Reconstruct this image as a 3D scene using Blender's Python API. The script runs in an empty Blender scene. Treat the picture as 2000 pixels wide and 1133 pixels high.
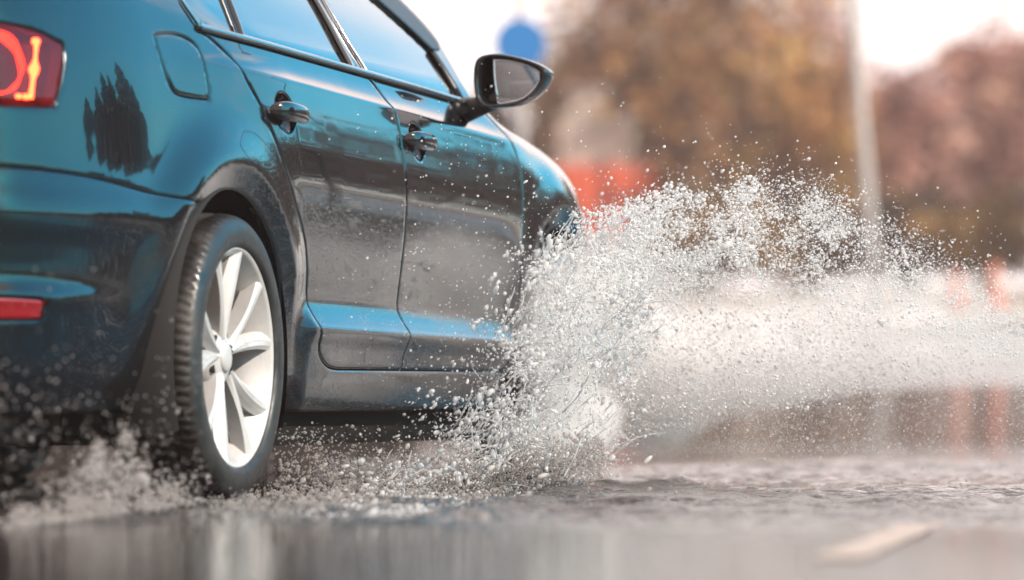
import bpy, math, random
import numpy as np
from mathutils import Vector, noise as mnoise
from mathutils.geometry import delaunay_2d_cdt

rng = np.random.default_rng(7)
random.seed(7)
scene = bpy.context.scene
COL = scene.collection
PI = math.pi

# ------------------------------------------------------------------ helpers
def link(o, parent=None):
    COL.objects.link(o)
    if parent is not None:
        o.parent = parent
    return o

def tag(o, label=None, cat=None, group=None, kind=None):
    if label: o['label'] = label
    if cat: o['category'] = cat
    if group: o['group'] = group
    if kind: o['kind'] = kind
    return o

def mesh_np(name, verts, faces, mats, parent=None, smooth=True, normals=None, fmat=None, rand=None):
    """verts (N,3); faces = list of arrays (M,k) or one array"""
    me = bpy.data.meshes.new(name)
    verts = np.asarray(verts, dtype=np.float32)
    if isinstance(faces, np.ndarray): faces = [faces]
    faces = [np.asarray(f, dtype=np.int32) for f in faces if len(f)]
    nl = sum(f.size for f in faces); nf = sum(len(f) for f in faces)
    me.vertices.add(len(verts)); me.vertices.foreach_set('co', verts.ravel())
    me.loops.add(nl); me.polygons.add(nf)
    me.loops.foreach_set('vertex_index', np.concatenate([f.ravel() for f in faces]))
    tot = np.concatenate([np.full(len(f), f.shape[1], np.int32) for f in faces])
    start = np.concatenate([[0], np.cumsum(tot)[:-1]]).astype(np.int32)
    me.polygons.foreach_set('loop_start', start)
    me.polygons.foreach_set('loop_total', tot)
    if not isinstance(mats, (list, tuple)): mats = [mats]
    for m in mats: me.materials.append(m)
    if fmat is not None:
        me.polygons.foreach_set('material_index', np.asarray(fmat, np.int32))
    me.update(calc_edges=True)
    me.polygons.foreach_set('use_smooth', np.full(nf, bool(smooth)))
    if rand is not None:
        a = me.attributes.new('rnd', 'FLOAT', 'POINT')
        a.data.foreach_set('value', np.asarray(rand, np.float32))
    if normals is not None:
        me.normals_split_custom_set_from_vertices([tuple(n) for n in normals])
    me.validate()
    o = bpy.data.objects.new(name, me)
    return link(o, parent)

def empty(name, loc=(0, 0, 0), rz=0.0):
    o = bpy.data.objects.new(name, None)
    o.location = loc; o.rotation_euler = (0, 0, rz); o.empty_display_size = .2
    return link(o)

class MB:
    """collects shapes into one mesh"""
    def __init__(s): s.v = []; s.f = []; s.n = 0; s.m = []
    def add(s, v, f, mi=0):
        v = np.asarray(v, float); f = np.asarray(f, int)
        s.v.append(v); s.f.append(f + s.n); s.n += len(v); s.m.append(np.full(len(f), mi))
    def box(s, c, d, rz=0, mi=0):
        x, y, z = [k / 2 for k in d]
        v = np.array([(-x,-y,-z),(x,-y,-z),(x,y,-z),(-x,y,-z),(-x,-y,z),(x,-y,z),(x,y,z),(-x,y,z)])
        cs, sn = math.cos(rz), math.sin(rz)
        v = np.c_[v[:,0]*cs - v[:,1]*sn, v[:,0]*sn + v[:,1]*cs, v[:,2]] + np.array(c)
        s.add(v, [(0,3,2,1),(4,5,6,7),(0,1,5,4),(1,2,6,5),(2,3,7,6),(3,0,4,7)], mi)
    def tube(s, pts, rad, n=8, mi=0, cap=True):
        pts = np.asarray(pts, float); k = len(pts)
        rad = np.full(k, rad) if np.isscalar(rad) else np.asarray(rad, float)
        t = np.gradient(pts, axis=0); t /= np.linalg.norm(t, axis=1)[:, None] + 1e-12
        ref = np.array([0, 0, 1.]) if abs(t[0, 2]) < .9 else np.array([1., 0, 0])
        a = np.cross(t, ref); a /= np.linalg.norm(a, axis=1)[:, None] + 1e-12
        b = np.cross(t, a)
        th = np.arange(n) * 2 * PI / n
        ring = pts[:, None] + rad[:, None, None] * (np.cos(th)[None, :, None] * a[:, None] + np.sin(th)[None, :, None] * b[:, None])
        v = ring.reshape(-1, 3)
        i, j = np.meshgrid(np.arange(k - 1), np.arange(n), indexing='ij')
        f = np.stack([i*n + j, (i+1)*n + j, (i+1)*n + (j+1) % n, i*n + (j+1) % n], -1).reshape(-1, 4)
        if cap:
            c0 = len(v); v = np.r_[v, pts[[0, -1]]]
            q = np.arange(n); e = (k - 1) * n
            f = np.r_[f, np.c_[np.full(n, c0), q, (q+1) % n, (q+1) % n], np.c_[np.full(n, c0+1), e + (q+1) % n, e + q, e + q]]
        s.add(v, f, mi)
    def build(s, name, mats, parent=None, smooth=True):
        v = np.concatenate(s.v); fs = np.concatenate([np.pad(f, ((0,0),(0,4-f.shape[1])), mode='edge') for f in s.f])
        mi = np.concatenate(s.m)
        tri = fs[:, 2] == fs[:, 3]
        return mesh_np(name, v, [fs[~tri], fs[tri][:, :3]], mats, parent, smooth, fmat=np.r_[mi[~tri], mi[tri]])

def sstep(a, b, x):
    t = np.clip((np.asarray(x, float) - a) / (b - a), 0, 1)
    return t * t * (3 - 2 * t)

def pchip(xs, ys):
    xs = np.asarray(xs, float); ys = np.asarray(ys, float)
    h = np.diff(xs); d = np.diff(ys) / h
    m = np.zeros_like(xs)
    for i in range(1, len(xs) - 1):
        if d[i-1] * d[i] > 0:
            w1 = 2*h[i] + h[i-1]; w2 = h[i] + 2*h[i-1]
            m[i] = (w1 + w2) / (w1/d[i-1] + w2/d[i])
    m[0] = d[0]; m[-1] = d[-1]
    def f(x):
        x = np.clip(np.asarray(x, float), xs[0], xs[-1])
        i = np.clip(np.searchsorted(xs, x) - 1, 0, len(xs) - 2)
        t = (x - xs[i]) / h[i]
        return ((2*t**3 - 3*t**2 + 1)*ys[i] + (t**3 - 2*t**2 + t)*h[i]*m[i] + (-2*t**3 + 3*t**2)*ys[i+1] + (t**3 - t**2)*h[i]*m[i+1])
    return f

def table(pairs, sig=.002):
    """pchip table sampled at 1 mm and lightly blurred"""
    f = pchip([p[0] for p in pairs], [p[1] for p in pairs])
    x = np.arange(pairs[0][0], pairs[-1][0], .0005); y = f(x)
    k = int(sig / .0005 * 3); g = np.exp(-.5 * (np.arange(-k, k+1) * .0005 / sig) ** 2); g /= g.sum()
    y = np.convolve(np.pad(y, k, mode='edge'), g, mode='valid')
    return lambda q: np.interp(q, x, y)

def smoothline(pts, step=.012):
    """Catmull-Rom through the points, resampled"""
    p = np.asarray(pts, float)
    if len(p) == 2:
        n = max(2, int(np.linalg.norm(p[1]-p[0]) / step) + 1)
        return p[0] + (p[1]-p[0]) * np.linspace(0, 1, n)[:, None]
    q = np.r_[[2*p[0]-p[1]], p, [2*p[-1]-p[-2]]]
    out = []
    for i in range(len(p) - 1):
        a, b, c, d = q[i:i+4]
        n = max(2, int(np.linalg.norm(c - b) / step) + 1)
        t = np.linspace(0, 1, n, endpoint=False)[:, None]
        out.append(.5 * (2*b + (c-a)*t + (2*a - 5*b + 4*c - d)*t**2 + (3*b - a - 3*c + d)*t**3))
    return np.r_[np.concatenate(out), [p[-1]]]

def path(*segs):
    """segments: ('c', pts) smooth, ('l', pts) polyline; joined"""
    out = []
    for k, pts in segs:
        if k == 'c': q = smoothline(pts)
        else: q = np.concatenate([smoothline(pts[i:i+2])[:-1] for i in range(len(pts)-1)] + [np.asarray(pts[-1:], float)])
        if out and np.linalg.norm(out[-1][-1] - q[0]) < 1e-6: q = q[1:]
        out.append(q)
    return np.concatenate(out)

def arc(c, R, a0, a1, step=.012):
    n = max(3, int(abs(math.radians(a1 - a0)) * R / step))
    t = np.radians(np.linspace(a0, a1, n))
    return np.c_[c[0] + R*np.cos(t), c[1] + R*np.sin(t)]

# ------------------------------------------------------------------ node helpers
def new_mat(name):
    m = bpy.data.materials.new(name); m.use_nodes = True
    nt = m.node_tree
    return m, nt, nt.nodes['Principled BSDF'], nt.nodes['Material Output']

def N(nt, t, **kw):
    n = nt.nodes.new(t)
    for k, v in kw.items():
        if k in n.bl_rna.properties: setattr(n, k, v)
    return n

def setin(n, **kw):
    for k, v in kw.items():
        n.inputs[k.replace('_', ' ')].default_value = v

def simple(name, col, rough=.5, metal=0., **kw):
    m, nt, b, out = new_mat(name)
    setin(b, Base_Color=(*col, 1), Roughness=rough, Metallic=metal)
    for k, v in kw.items(): b.inputs[k.replace('_', ' ')].default_value = v
    return m

def noise_node(nt, scale, detail=4, rough=.55, coord=None, w=None):
    n = N(nt, 'ShaderNodeTexNoise'); setin(n, Scale=scale, Detail=detail, Roughness=rough)
    if coord is not None: nt.links.new(coord, n.inputs['Vector'])
    return n

def ramp(nt, src, stops):
    r = N(nt, 'ShaderNodeValToRGB'); e = r.color_ramp.elements
    while len(e) < len(stops): e.new(.5)
    for k, (p, c) in enumerate(stops):
        e[k].position = p; e[k].color = (*c, 1) if len(c) == 3 else c
    nt.links.new(src, r.inputs['Fac'])
    return r

# ------------------------------------------------------------------ materials
def paint_material():
    m, nt, b, out = new_mat('black car paint')
    setin(b, Base_Color=(.0035, .0045, .006, 1), Roughness=.12, Coat_Weight=1., Coat_Roughness=.012, Coat_IOR=1.5)
    b.inputs['Specular IOR Level'].default_value = .15
    tc = N(nt, 'ShaderNodeTexCoord'); geo = tc.outputs['Object']
    sep = N(nt, 'ShaderNodeSeparateXYZ'); nt.links.new(geo, sep.inputs[0])
    # beads of water, more of them low down
    vor = N(nt, 'ShaderNodeTexVoronoi', feature='F1'); setin(vor, Scale=95., Randomness=1.)
    nt.links.new(geo, vor.inputs['Vector'])
    n1 = noise_node(nt, 7., 5, .6, geo)
    low = N(nt, 'ShaderNodeMapRange'); setin(low, From_Min=.86, From_Max=.38, To_Min=-.06, To_Max=.27)
    nt.links.new(sep.outputs['Z'], low.inputs['Value'])
    th = N(nt, 'ShaderNodeMath', operation='ADD'); nt.links.new(n1.outputs['Fac'], th.inputs[0]); nt.links.new(low.outputs[0], th.inputs[1])
    rad = N(nt, 'ShaderNodeMapRange'); setin(rad, From_Min=.58, From_Max=.84, To_Min=0., To_Max=.40); nt.links.new(th.outputs[0], rad.inputs['Value'])
    sub = N(nt, 'ShaderNodeMath', operation='SUBTRACT'); nt.links.new(rad.outputs[0], sub.inputs[0]); nt.links.new(vor.outputs['Distance'], sub.inputs[1])
    mx = N(nt, 'ShaderNodeMath', operation='MAXIMUM'); mx.inputs[1].default_value = 0.; nt.links.new(sub.outputs[0], mx.inputs[0])
    bump = N(nt, 'ShaderNodeBump'); setin(bump, Strength=.20, Distance=.005); nt.links.new(mx.outputs[0], bump.inputs['Height'])
    # very faint orange peel / panel waviness
    n2 = noise_node(nt, 3.2, 2, .5, geo)
    b2 = N(nt, 'ShaderNodeBump'); setin(b2, Strength=.05, Distance=.02); nt.links.new(n2.outputs['Fac'], b2.inputs['Height'])
    nt.links.new(b2.outputs[0], bump.inputs['Normal'])
    nt.links.new(bump.outputs[0], b.inputs['Normal']); nt.links.new(bump.outputs[0], b.inputs['Coat Normal'])
    # thin road film low on the body
    dirt = noise_node(nt, 22., 6, .7, geo)
    dm = N(nt, 'ShaderNodeMapRange'); setin(dm, From_Min=.58, From_Max=.80, To_Min=0., To_Max=1.); nt.links.new(dirt.outputs['Fac'], dm.inputs['Value'])
    lw = N(nt, 'ShaderNodeMapRange'); setin(lw, From_Min=.75, From_Max=.25, To_Min=0., To_Max=.10); nt.links.new(sep.outputs['Z'], lw.inputs['Value'])
    mul = N(nt, 'ShaderNodeMath', operation='MULTIPLY'); nt.links.new(dm.outputs[0], mul.inputs[0]); nt.links.new(lw.outputs[0], mul.inputs[1])
    mix = N(nt, 'ShaderNodeMix', data_type='RGBA'); mix.inputs[6].default_value = (.0035,.0045,.006,1); mix.inputs[7].default_value = (.012,.010,.009,1)
    nt.links.new(mul.outputs[0], mix.inputs[0]); nt.links.new(mix.outputs[2], b.inputs['Base Color'])
    return m

M = {}
M['paint'] = paint_material()
M['gloss_black'] = simple('gloss black trim', (.006, .006, .007), .08, 0, Coat_Weight=.6)
M['plastic'] = simple('black plastic', (.012, .012, .014), .38)
M['rubber_seal'] = simple('rubber seal', (.008, .008, .009), .6)
M['trim'] = simple('satin aluminium trim', (.42, .42, .42), .22, 1.)
M['inner'] = simple('dark inner panel', (.004, .004, .004), .9)
M['cloth'] = simple('grey seat cloth', (.035, .035, .038), .85)
M['dash'] = simple('dashboard plastic', (.02, .02, .02), .6)
M['steel'] = simple('worn steel', (.28, .25, .22), .38, 1.)
M['rust'] = simple('rusty brake iron', (.22, .09, .04), .7, .3)
M['chrome'] = simple('chrome', (.75, .76, .78), .08, 1.)
M['mirror'] = simple('mirror glass', (.62, .60, .59), .07, 1.)

def alloy():
    m, nt, b, out = new_mat('silver alloy paint')
    setin(b, Base_Color=(.45, .45, .46, 1), Metallic=.12, Roughness=.36, Coat_Weight=.5, Coat_Roughness=.06)
    tc = N(nt, 'ShaderNodeTexCoord')
    n = noise_node(nt, 30, 6, .65, tc.outputs['Object'])
    r = ramp(nt, n.outputs['Fac'], [(.35, (.44,.435,.43)), (.62, (.40,.395,.39)), (.78, (.27,.255,.245))])
    nt.links.new(r.outputs[0], b.inputs['Base Color'])
    return m
M['alloy'] = alloy()

def tyre_mat():
    m, nt, b, out = new_mat('wet tyre rubber')
    setin(b, Roughness=.48)
    tc = N(nt, 'ShaderNodeTexCoord')
    n = noise_node(nt, 9, 7, .7, tc.outputs['Object'])
    r = ramp(nt, n.outputs['Fac'], [(.35, (.010,.010,.010)), (.6, (.020,.019,.018)), (.75, (.045,.042,.039))])
    nt.links.new(r.outputs[0], b.inputs['Base Color'])
    r2 = ramp(nt, n.outputs['Fac'], [(.4, (.28,)*3), (.6, (.62,)*3)])
    nt.links.new(r2.outputs[0], b.inputs['Roughness'])
    n2 = noise_node(nt, 160, 3, .6, tc.outputs['Object'])
    bp = N(nt, 'ShaderNodeBump'); setin(bp, Strength=.35, Distance=.002); nt.links.new(n2.outputs['Fac'], bp.inputs['Height'])
    nt.links.new(bp.outputs[0], b.inputs['Normal'])
    return m
M['tyre'] = tyre_mat()

def glass_pane():
    m, nt, b, out = new_mat('tinted window glass')
    nt.nodes.remove(b)
    tr = N(nt, 'ShaderNodeBsdfTransparent'); tr.inputs[0].default_value = (.55, .64, .64, 1)
    gl = N(nt, 'ShaderNodeBsdfGlossy'); setin(gl, Roughness=.0); gl.inputs[0].default_value = (1, 1, 1, 1)
    fr = N(nt, 'ShaderNodeFresnel'); setin(fr, IOR=1.62)
    pw = N(nt, 'ShaderNodeMath', operation='MULTIPLY'); pw.inputs[1].default_value = 1.75; pw.use_clamp = True
    nt.links.new(fr.outputs[0], pw.inputs[0])
    mx = N(nt, 'ShaderNodeMixShader'); nt.links.new(pw.outputs[0], mx.inputs[0])
    nt.links.new(tr.outputs[0], mx.inputs[1]); nt.links.new(gl.outputs[0], mx.inputs[2])
    nt.links.new(mx.outputs[0], out.inputs['Surface'])
    return m
M['glass'] = glass_pane()

def lens_mat(name, col, tint):
    m, nt, b, out = new_mat(name)
    setin(b, Base_Color=(*col, 1), Roughness=.12, Coat_Weight=1., Coat_Roughness=.02)
    tr = N(nt, 'ShaderNodeBsdfTransparent'); tr.inputs[0].default_value = (*tint, 1)
    mx = N(nt, 'ShaderNodeMixShader'); mx.inputs[0].default_value = .68
    nt.links.new(b.outputs[0], mx.inputs[1]); nt.links.new(tr.outputs[0], mx.inputs[2])
    nt.links.new(mx.outputs[0], out.inputs['Surface'])
    return m
M['red_lens'] = lens_mat('red lamp lens', (.15, .002, .004), (1., .09, .06))
M['reflector'] = simple('red reflector', (.22, .006, .009), .22, 0, Coat_Weight=1.)
M['lamp_glow'] = simple('emissive lamp bar', (.9, .3, .1), .4)
_b = M['lamp_glow'].node_tree.nodes['Principled BSDF']
setin(_b, Emission_Color=(1., .42, .13, 1), Emission_Strength=17.)  # bar and nodes in the tail lamp carry emission
M['lamp_ring'] = simple('dim lamp ring', (.8, .2, .08), .4)
setin(M['lamp_ring'].node_tree.nodes['Principled BSDF'], Emission_Color=(1., .16, .04, 1), Emission_Strength=5.)
M['lamp_bowl'] = simple('lamp bowl', (.30, .04, .04), .22, .6)
_b = M['lamp_bowl'].node_tree.nodes['Principled BSDF']
setin(_b, Emission_Color=(1., .10, .05, 1), Emission_Strength=.06)

def water_mat(name, white, tint=(.97, .97, .97)):
    """splashed water: clear body mixed with the white of trapped air"""
    m, nt, b, out = new_mat(name)
    nt.nodes.remove(b)
    gs = N(nt, 'ShaderNodeBsdfGlass'); setin(gs, IOR=1.33, Roughness=.0)
    th = N(nt, 'ShaderNodeBsdfTransparent'); gl = N(nt, 'ShaderNodeBsdfGlossy'); setin(gl, Roughness=.05)
    fr = N(nt, 'ShaderNodeFresnel'); setin(fr, IOR=1.5); tg = N(nt, 'ShaderNodeMixShader'); nt.links.new(fr.outputs[0], tg.inputs[0]); nt.links.new(th.outputs[0], tg.inputs[1]); nt.links.new(gl.outputs[0], tg.inputs[2])
    g = N(nt, 'ShaderNodeMixShader'); g.inputs[0].default_value = .65; nt.links.new(gs.outputs[0], g.inputs[1]); nt.links.new(tg.outputs[0], g.inputs[2])
    d = N(nt, 'ShaderNodeBsdfDiffuse'); d.inputs[0].default_value = (*tint, 1)
    t = N(nt, 'ShaderNodeBsdfTranslucent'); t.inputs[0].default_value = (*tint, 1)
    a = N(nt, 'ShaderNodeMixShader'); a.inputs[0].default_value = .6
    nt.links.new(d.outputs[0], a.inputs[1]); nt.links.new(t.outputs[0], a.inputs[2])
    mx = N(nt, 'ShaderNodeMixShader'); mx.inputs[0].default_value = white
    nt.links.new(g.outputs[0], mx.inputs[1]); nt.links.new(a.outputs[0], mx.inputs[2])
    nt.links.new(mx.outputs[0], out.inputs['Surface'])
    return m
M['drop'] = water_mat('splash drops', .64)
M['strand'] = water_mat('splash strands', .54)
M['fine'] = water_mat('fine spray', .75, (.86, .83, .82))
M['muddy'] = water_mat('muddy spray', .34, (.84, .76, .71))

# ------------------------------------------------------------------ placing the car
TH = math.radians(16.3)
FWD = np.array([math.sin(TH), math.cos(TH), 0]); RGT = np.array([math.cos(TH), -math.sin(TH), 0])
HUB0 = np.array([-.597, 10.67, 0])          # foot of the rear right wheel
HALF = .889
def W(s, r, z):
    """car frame (s ahead of the rear axle, r outside the right flank) to world"""
    s, r, z = np.broadcast_arrays(np.asarray(s, float), np.asarray(r, float), np.asarray(z, float))
    return HUB0 + s[..., None]*FWD + r[..., None]*RGT + z[..., None]*np.array([0, 0, 1.])

car = empty('saloon_car', tuple(HUB0 - RGT*HALF), PI/2 - TH)
tag(car, 'glossy black four-door saloon car driving away through the puddle', 'car')

# ------------------------------------------------------------------ car body surface
plan_pts = [(-1.085,0),(-1.078,.25),(-1.05,.5),(-1.00,.645),(-.92,.735),(-.8,.787),(-.65,.825),(-.5,.852),(-.3,.874),(0,.888),(.5,.893),(1.,.894),
            (1.5,.893),(2.,.890),(2.4,.887),(2.7,.880),(2.95,.858),(3.15,.815),(3.33,.72),(3.44,.56),(3.5,.32),(3.52,0)]
_pl = smoothline(plan_pts, .002)
_g = np.exp(-.5*(np.arange(-60, 61)/24.)**2); _g /= _g.sum()
_ext = np.r_[[(2*_pl[0][0]-0, 0)]*0 + [(p[0], -p[1]) for p in _pl[60:0:-1]], _pl, [(p[0], -p[1]) for p in _pl[-2:-62:-1]]]
_pl = np.c_[np.convolve(_ext[:,0], _g, 'valid'), np.convolve(_ext[:,1], _g, 'valid')]
_al = np.r_[0, np.cumsum(np.linalg.norm(np.diff(_pl, axis=0), axis=1))]
_al -= np.interp(0, _pl[:len(_pl)//2*2, 0], _al)        # u = 0 over the rear axle
U0, U1 = _al[0], _al[-1]
_tg = np.gradient(_pl, axis=0); _tg /= np.linalg.norm(_tg, axis=1)[:, None]
_nm = np.c_[-_tg[:,1], _tg[:,0]]; _nm *= np.sign(_nm[len(_nm)//2, 1])

HUBZ = .319; WB = 2.65
belt = lambda u: 1.040 - .027*np.asarray(u, float)
secD = table([(.14,-.09),(.17,-.07),(.20,-.05),(.235,-.034),(.27,-.028),(.30,-.025),(.35,-.017),(.390,-.003),(.397,-.002),(.408,-.009),(.45,-.030),(.465,-.033),
              (.53,-.024),(.61,-.012),(.69,-.004),(.75,-.001),(.80,-.002),(.85,-.007),(.90,-.014),(.945,-.0225),(.963,-.0262),(.972,-.034),(.985,-.044),(1.01,-.057),(1.03,-.064),
              (1.04,-.068),(1.1,-.103),(1.2,-.163),(1.3,-.23),(1.4,-.305),(1.5,-.40)], .0025)
secQ = table([(.14,-.15),(.2,-.105),(.28,-.058),(.36,-.036),(.41,-.020),(.424,-.012),(.432,-.013),(.462,-.030),(.475,-.031),(.53,-.022),(.585,-.008),(.60,-.006),(.625,-.010),(.66,-.022),
              (.70,-.031),(.76,-.038),(.85,-.047),(.93,-.058),(1.0,-.073),(1.05,-.088),(1.1,-.106),(1.2,-.163),(1.3,-.23),(1.4,-.305),(1.5,-.40)], .004)
secQs = table([(.14,-.15),(.2,-.105),(.28,-.060),(.36,-.042),(.43,-.033),(.475,-.029),(.53,-.022),(.585,-.008),(.60,-.006),(.625,-.010),(.66,-.022),(.70,-.031),(.76,-.038),(.85,-.047),(.93,-.058),(1.0,-.073),(1.05,-.088),(1.1,-.106),(1.2,-.163),(1.3,-.23),(1.4,-.305),(1.5,-.40)], .004)
ztop = pchip([1.9,2.2,2.45,2.75,3.0,3.2,3.4,3.7,4.2,4.6],[1.0,.985,.955,.918,.880,.832,.78,.735,.71,.70])
secF = table([(-.05,-.30),(-.02,-.21),(0,-.155),(.006,-.118),(.02,-.084),(.05,-.047),(.1,-.023),(.16,-.010),(.25,-.003),(.35,.0),(.5,-.012),(.6,-.022),(.72,-.05),(.9,-.11)], .004)
HANDLES = [(.335, .874), (1.325, .857)]

def off(u, z):
    zp = z + u*(.012 + .015*sstep(.5, .9, z))
    d = secD(zp); q = secQ(z + .01*u)
    q = q + (secQs(z + .01*u) - q)*sstep(-.95, -.46, u)      # the bumper crease runs out before the wheel
    # the sharp ledge of the doors fades out at the door's rear edge
    w = sstep(-.35, .42, u)
    wl = sstep(.44, .53, u)
    dl = d*wl + (1-wl)*np.where(zp < .53, -.034 + .010*sstep(.46, .53, zp) - .07*sstep(.30, .17, zp), d)
    o = q*(1-w) + dl*w
    wf = sstep(2.0, 2.45, u)
    o = o*(1-wf) + secF(ztop(np.clip(u, 1.9, 4.6)) - z)*wf
    # flared wheel arches
    for hu in (0., WB):
        R = np.hypot(u - hu, z - HUBZ)
        fl = np.where(R > .425, 1 - sstep(.425, .60, R), 1.0) * sstep(.22, .60, z)
        tgt = .004 - .40*np.clip(.425 - R, 0, .08)
        soft = fl*fl
        o = o*(1-soft) + tgt*soft
    # finger cups behind the handles
    for hu, hz in HANDLES:
        e = 1 - ((u-hu)/.066)**2 - ((z-hz)/.050)**2
        o = o - .024*sstep(0, .75, e)
    return o

def P(u, z, o=None):
    u = np.asarray(u, float); z = np.asarray(z, float)
    if o is None: o = off(u, z)
    x = np.interp(u, _al, _pl[:,0]); l = np.interp(u, _al, _pl[:,1])
    nx = np.interp(u, _al, _nm[:,0]); nl = np.interp(u, _al, _nm[:,1])
    lat = l + nl*o
    return np.stack([x + nx*o, -lat, z + 0*u], -1)

def segdist(p, a, b):
    out = np.full(len(p), 9.)
    ab = b - a; L = (ab**2).sum(1) + 1e-12
    for i in range(0, len(p), 4000):
        q = p[i:i+4000, None] - a[None]
        t = np.clip((q*ab).sum(-1)/L, 0, 1)
        out[i:i+4000] = np.sqrt((((q - t[..., None]*ab))**2).sum(-1)).min(1)
    return out

def inside(p, poly):
    x, y = p[:,0], p[:,1]; r = np.zeros(len(p), bool)
    a = poly; b = np.roll(poly, -1, 0)
    for (x0, y0), (x1, y1) in zip(a, b):
        if y0 == y1: continue
        c = ((y0 > y) != (y1 > y)) & (x < (x1-x0)*(y-y0)/(y1-y0) + x0)
        r ^= c
    return r

def inset(poly, d):
    a = np.roll(poly, 1, 0); b = np.roll(poly, -1, 0)
    t = b - a; t /= np.linalg.norm(t, axis=1)[:, None] + 1e-12
    n = np.c_[-t[:,1], t[:,0]]
    area = .5*np.sum(poly[:,0]*np.roll(poly[:,1],-1) - np.roll(poly[:,0],-1)*poly[:,1])
    return poly + n*d*(1 if area > 0 else -1)

FEATURE_Z = [.388,.392,.397,.402,.407,.424,.430,.445,.455,.462,.60,.61,.952,.957,.961,.965,.969,.973,.978,.984]
far_parts = []
def panel(name, outline, mat, parent, holes=(), gap=.0022, roll=.005, rolld=.0035, flange=.016, lift=0., du=.014, dz=.009, mirror=None, extra=None, offf=off):
    loops = [inset(outline, gap)] + [inset(h, -gap) for h in holes]
    A = np.concatenate(loops); B = np.concatenate([np.roll(l, -1, 0) for l in loops])
    lo, hi = outline.min(0), outline.max(0)
    us = np.arange(lo[0], hi[0] + du, du); zs = list(np.arange(lo[1], hi[1] + dz, dz))
    zs += [f for f in FEATURE_Z if lo[1] < f < hi[1] + .05]
    g = np.array([(u + (k % 2)*du*.5, z) for k, z in enumerate(sorted(zs)) for u in us])
    g[:,1] -= g[:,0]*(.012 + .015*sstep(.5, .9, g[:,1]))*(g[:,1] < 1.05)
    if extra is not None: g = np.r_[g, extra]
    for hu, hz in HANDLES:
        if lo[0] < hu < hi[0]:
            q = np.array([(hu + .07*r*math.cos(t), hz + .054*r*math.sin(t)) for r in np.linspace(0, 1, 13) for t in np.linspace(0, 2*PI, 40, endpoint=False)])
            g = np.r_[g[((g[:,0]-hu)/.07)**2 + ((g[:,1]-hz)/.054)**2 > 1.1], q]
    def ok(p):
        r = inside(p, loops[0])
        for h in loops[1:]: r &= ~inside(p, h)
        return r
    g = g[ok(g)]; d = segdist(g, A, B); g = g[d > .0075]
    rows = []
    for w in (.0018, .0045):
        for k, l in enumerate(loops):
            q = inset(l, w if k == 0 else -w)
            q = q[ok(q)]; dd = segdist(q, A, B); rows.append(q[dd > w*.8])
    pts = np.concatenate([A] + rows + [g])
    edges = []; c = 0
    for l in loops:
        n = len(l); edges += [(c+i, c+(i+1) % n) for i in range(n)]; c += n
    res = delaunay_2d_cdt([Vector((float(x), float(y))) for x, y in pts], edges, [], 0, 1e-5)
    V = np.array([(v[0], v[1]) for v in res[0]]); T = np.array([t for t in res[2] if len(t) == 3])
    cen = V[T].mean(1); T = T[ok(cen)]
    e0 = V[T[:,1]] - V[T[:,0]]; e1 = V[T[:,2]] - V[T[:,0]]
    ar = e0[:,0]*e1[:,1] - e0[:,1]*e1[:,0]
    T = T[np.abs(ar) > 1e-10]; ar = ar[np.abs(ar) > 1e-10]
    T[ar < 0] = T[ar < 0][:, ::-1]
    def pos(q):
        dd = segdist(q, A, B); x = np.clip(1 - dd/roll, 0, 1)
        return P(q[:,0], q[:,1], offf(q[:,0], q[:,1]) + lift - rolld*x*x)
    X = pos(V); e = .0012
    du_ = pos(V + [e, 0]) - pos(V - [e, 0]); dz_ = pos(V + [0, e]) - pos(V - [0, e])
    nr = np.cross(du_, dz_); nr /= np.linalg.norm(nr, axis=1)[:, None] + 1e-12
    # flange along the open edges
    ed = {}
    for t in T:
        for a, b in ((t[0],t[1]),(t[1],t[2]),(t[2],t[0])):
            k = (min(a,b), max(a,b)); ed[k] = None if k in ed else (a, b)
    bd = np.array([v for v in ed.values() if v is not None])
    Pl = np.stack([np.interp(V[:,0], _al, _nm[:,0]), -np.interp(V[:,0], _al, _nm[:,1]), 0*V[:,0]], -1)
    n0 = len(X); ids = np.unique(bd); m1 = {k: n0 + i for i, k in enumerate(ids)}; m2 = {k: n0 + len(ids) + i for i, k in enumerate(ids)}
    cx = X[ids] - Pl[ids]*flange
    ctr = X[bd].mean(1)
    fn = np.zeros((n0, 3))
    for a, b in bd:
        q = np.cross(X[b] - X[a], -Pl[a]); fn[a] -= q; fn[b] -= q
    fnn = fn[ids]; fnn /= np.linalg.norm(fnn, axis=1)[:, None] + 1e-12
    X2 = np.r_[X, X[ids], cx]; nr2 = np.r_[nr, fnn, fnn]
    Q = np.array([(m1[b], m1[a], m2[a], m2[b]) for a, b in bd])
    if mirror == 'join':
        k = len(X2); Xm = X2*[1,-1,1]; nm = nr2*[1,-1,1]
        T2 = np.r_[T, T[:, ::-1] + k]; Q2 = np.r_[Q, Q[:, ::-1] + k]
        return mesh_np(name, np.r_[X2, Xm], [T2, Q2], mat, parent, True, np.r_[nr2, nm])
    o = mesh_np(name, X2, [T, Q], mat, parent, True, nr2)
    if mirror == 'far': far_parts.append((X2*[1,-1,1], T[:, ::-1], Q[:, ::-1], nr2*[1,-1,1]))
    if mirror == 'copy': mesh_np(name, X2*[1,-1,1], [T[:, ::-1], Q[:, ::-1]], mat, parent, True, nr2*[1,-1,1])
    return o

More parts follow.
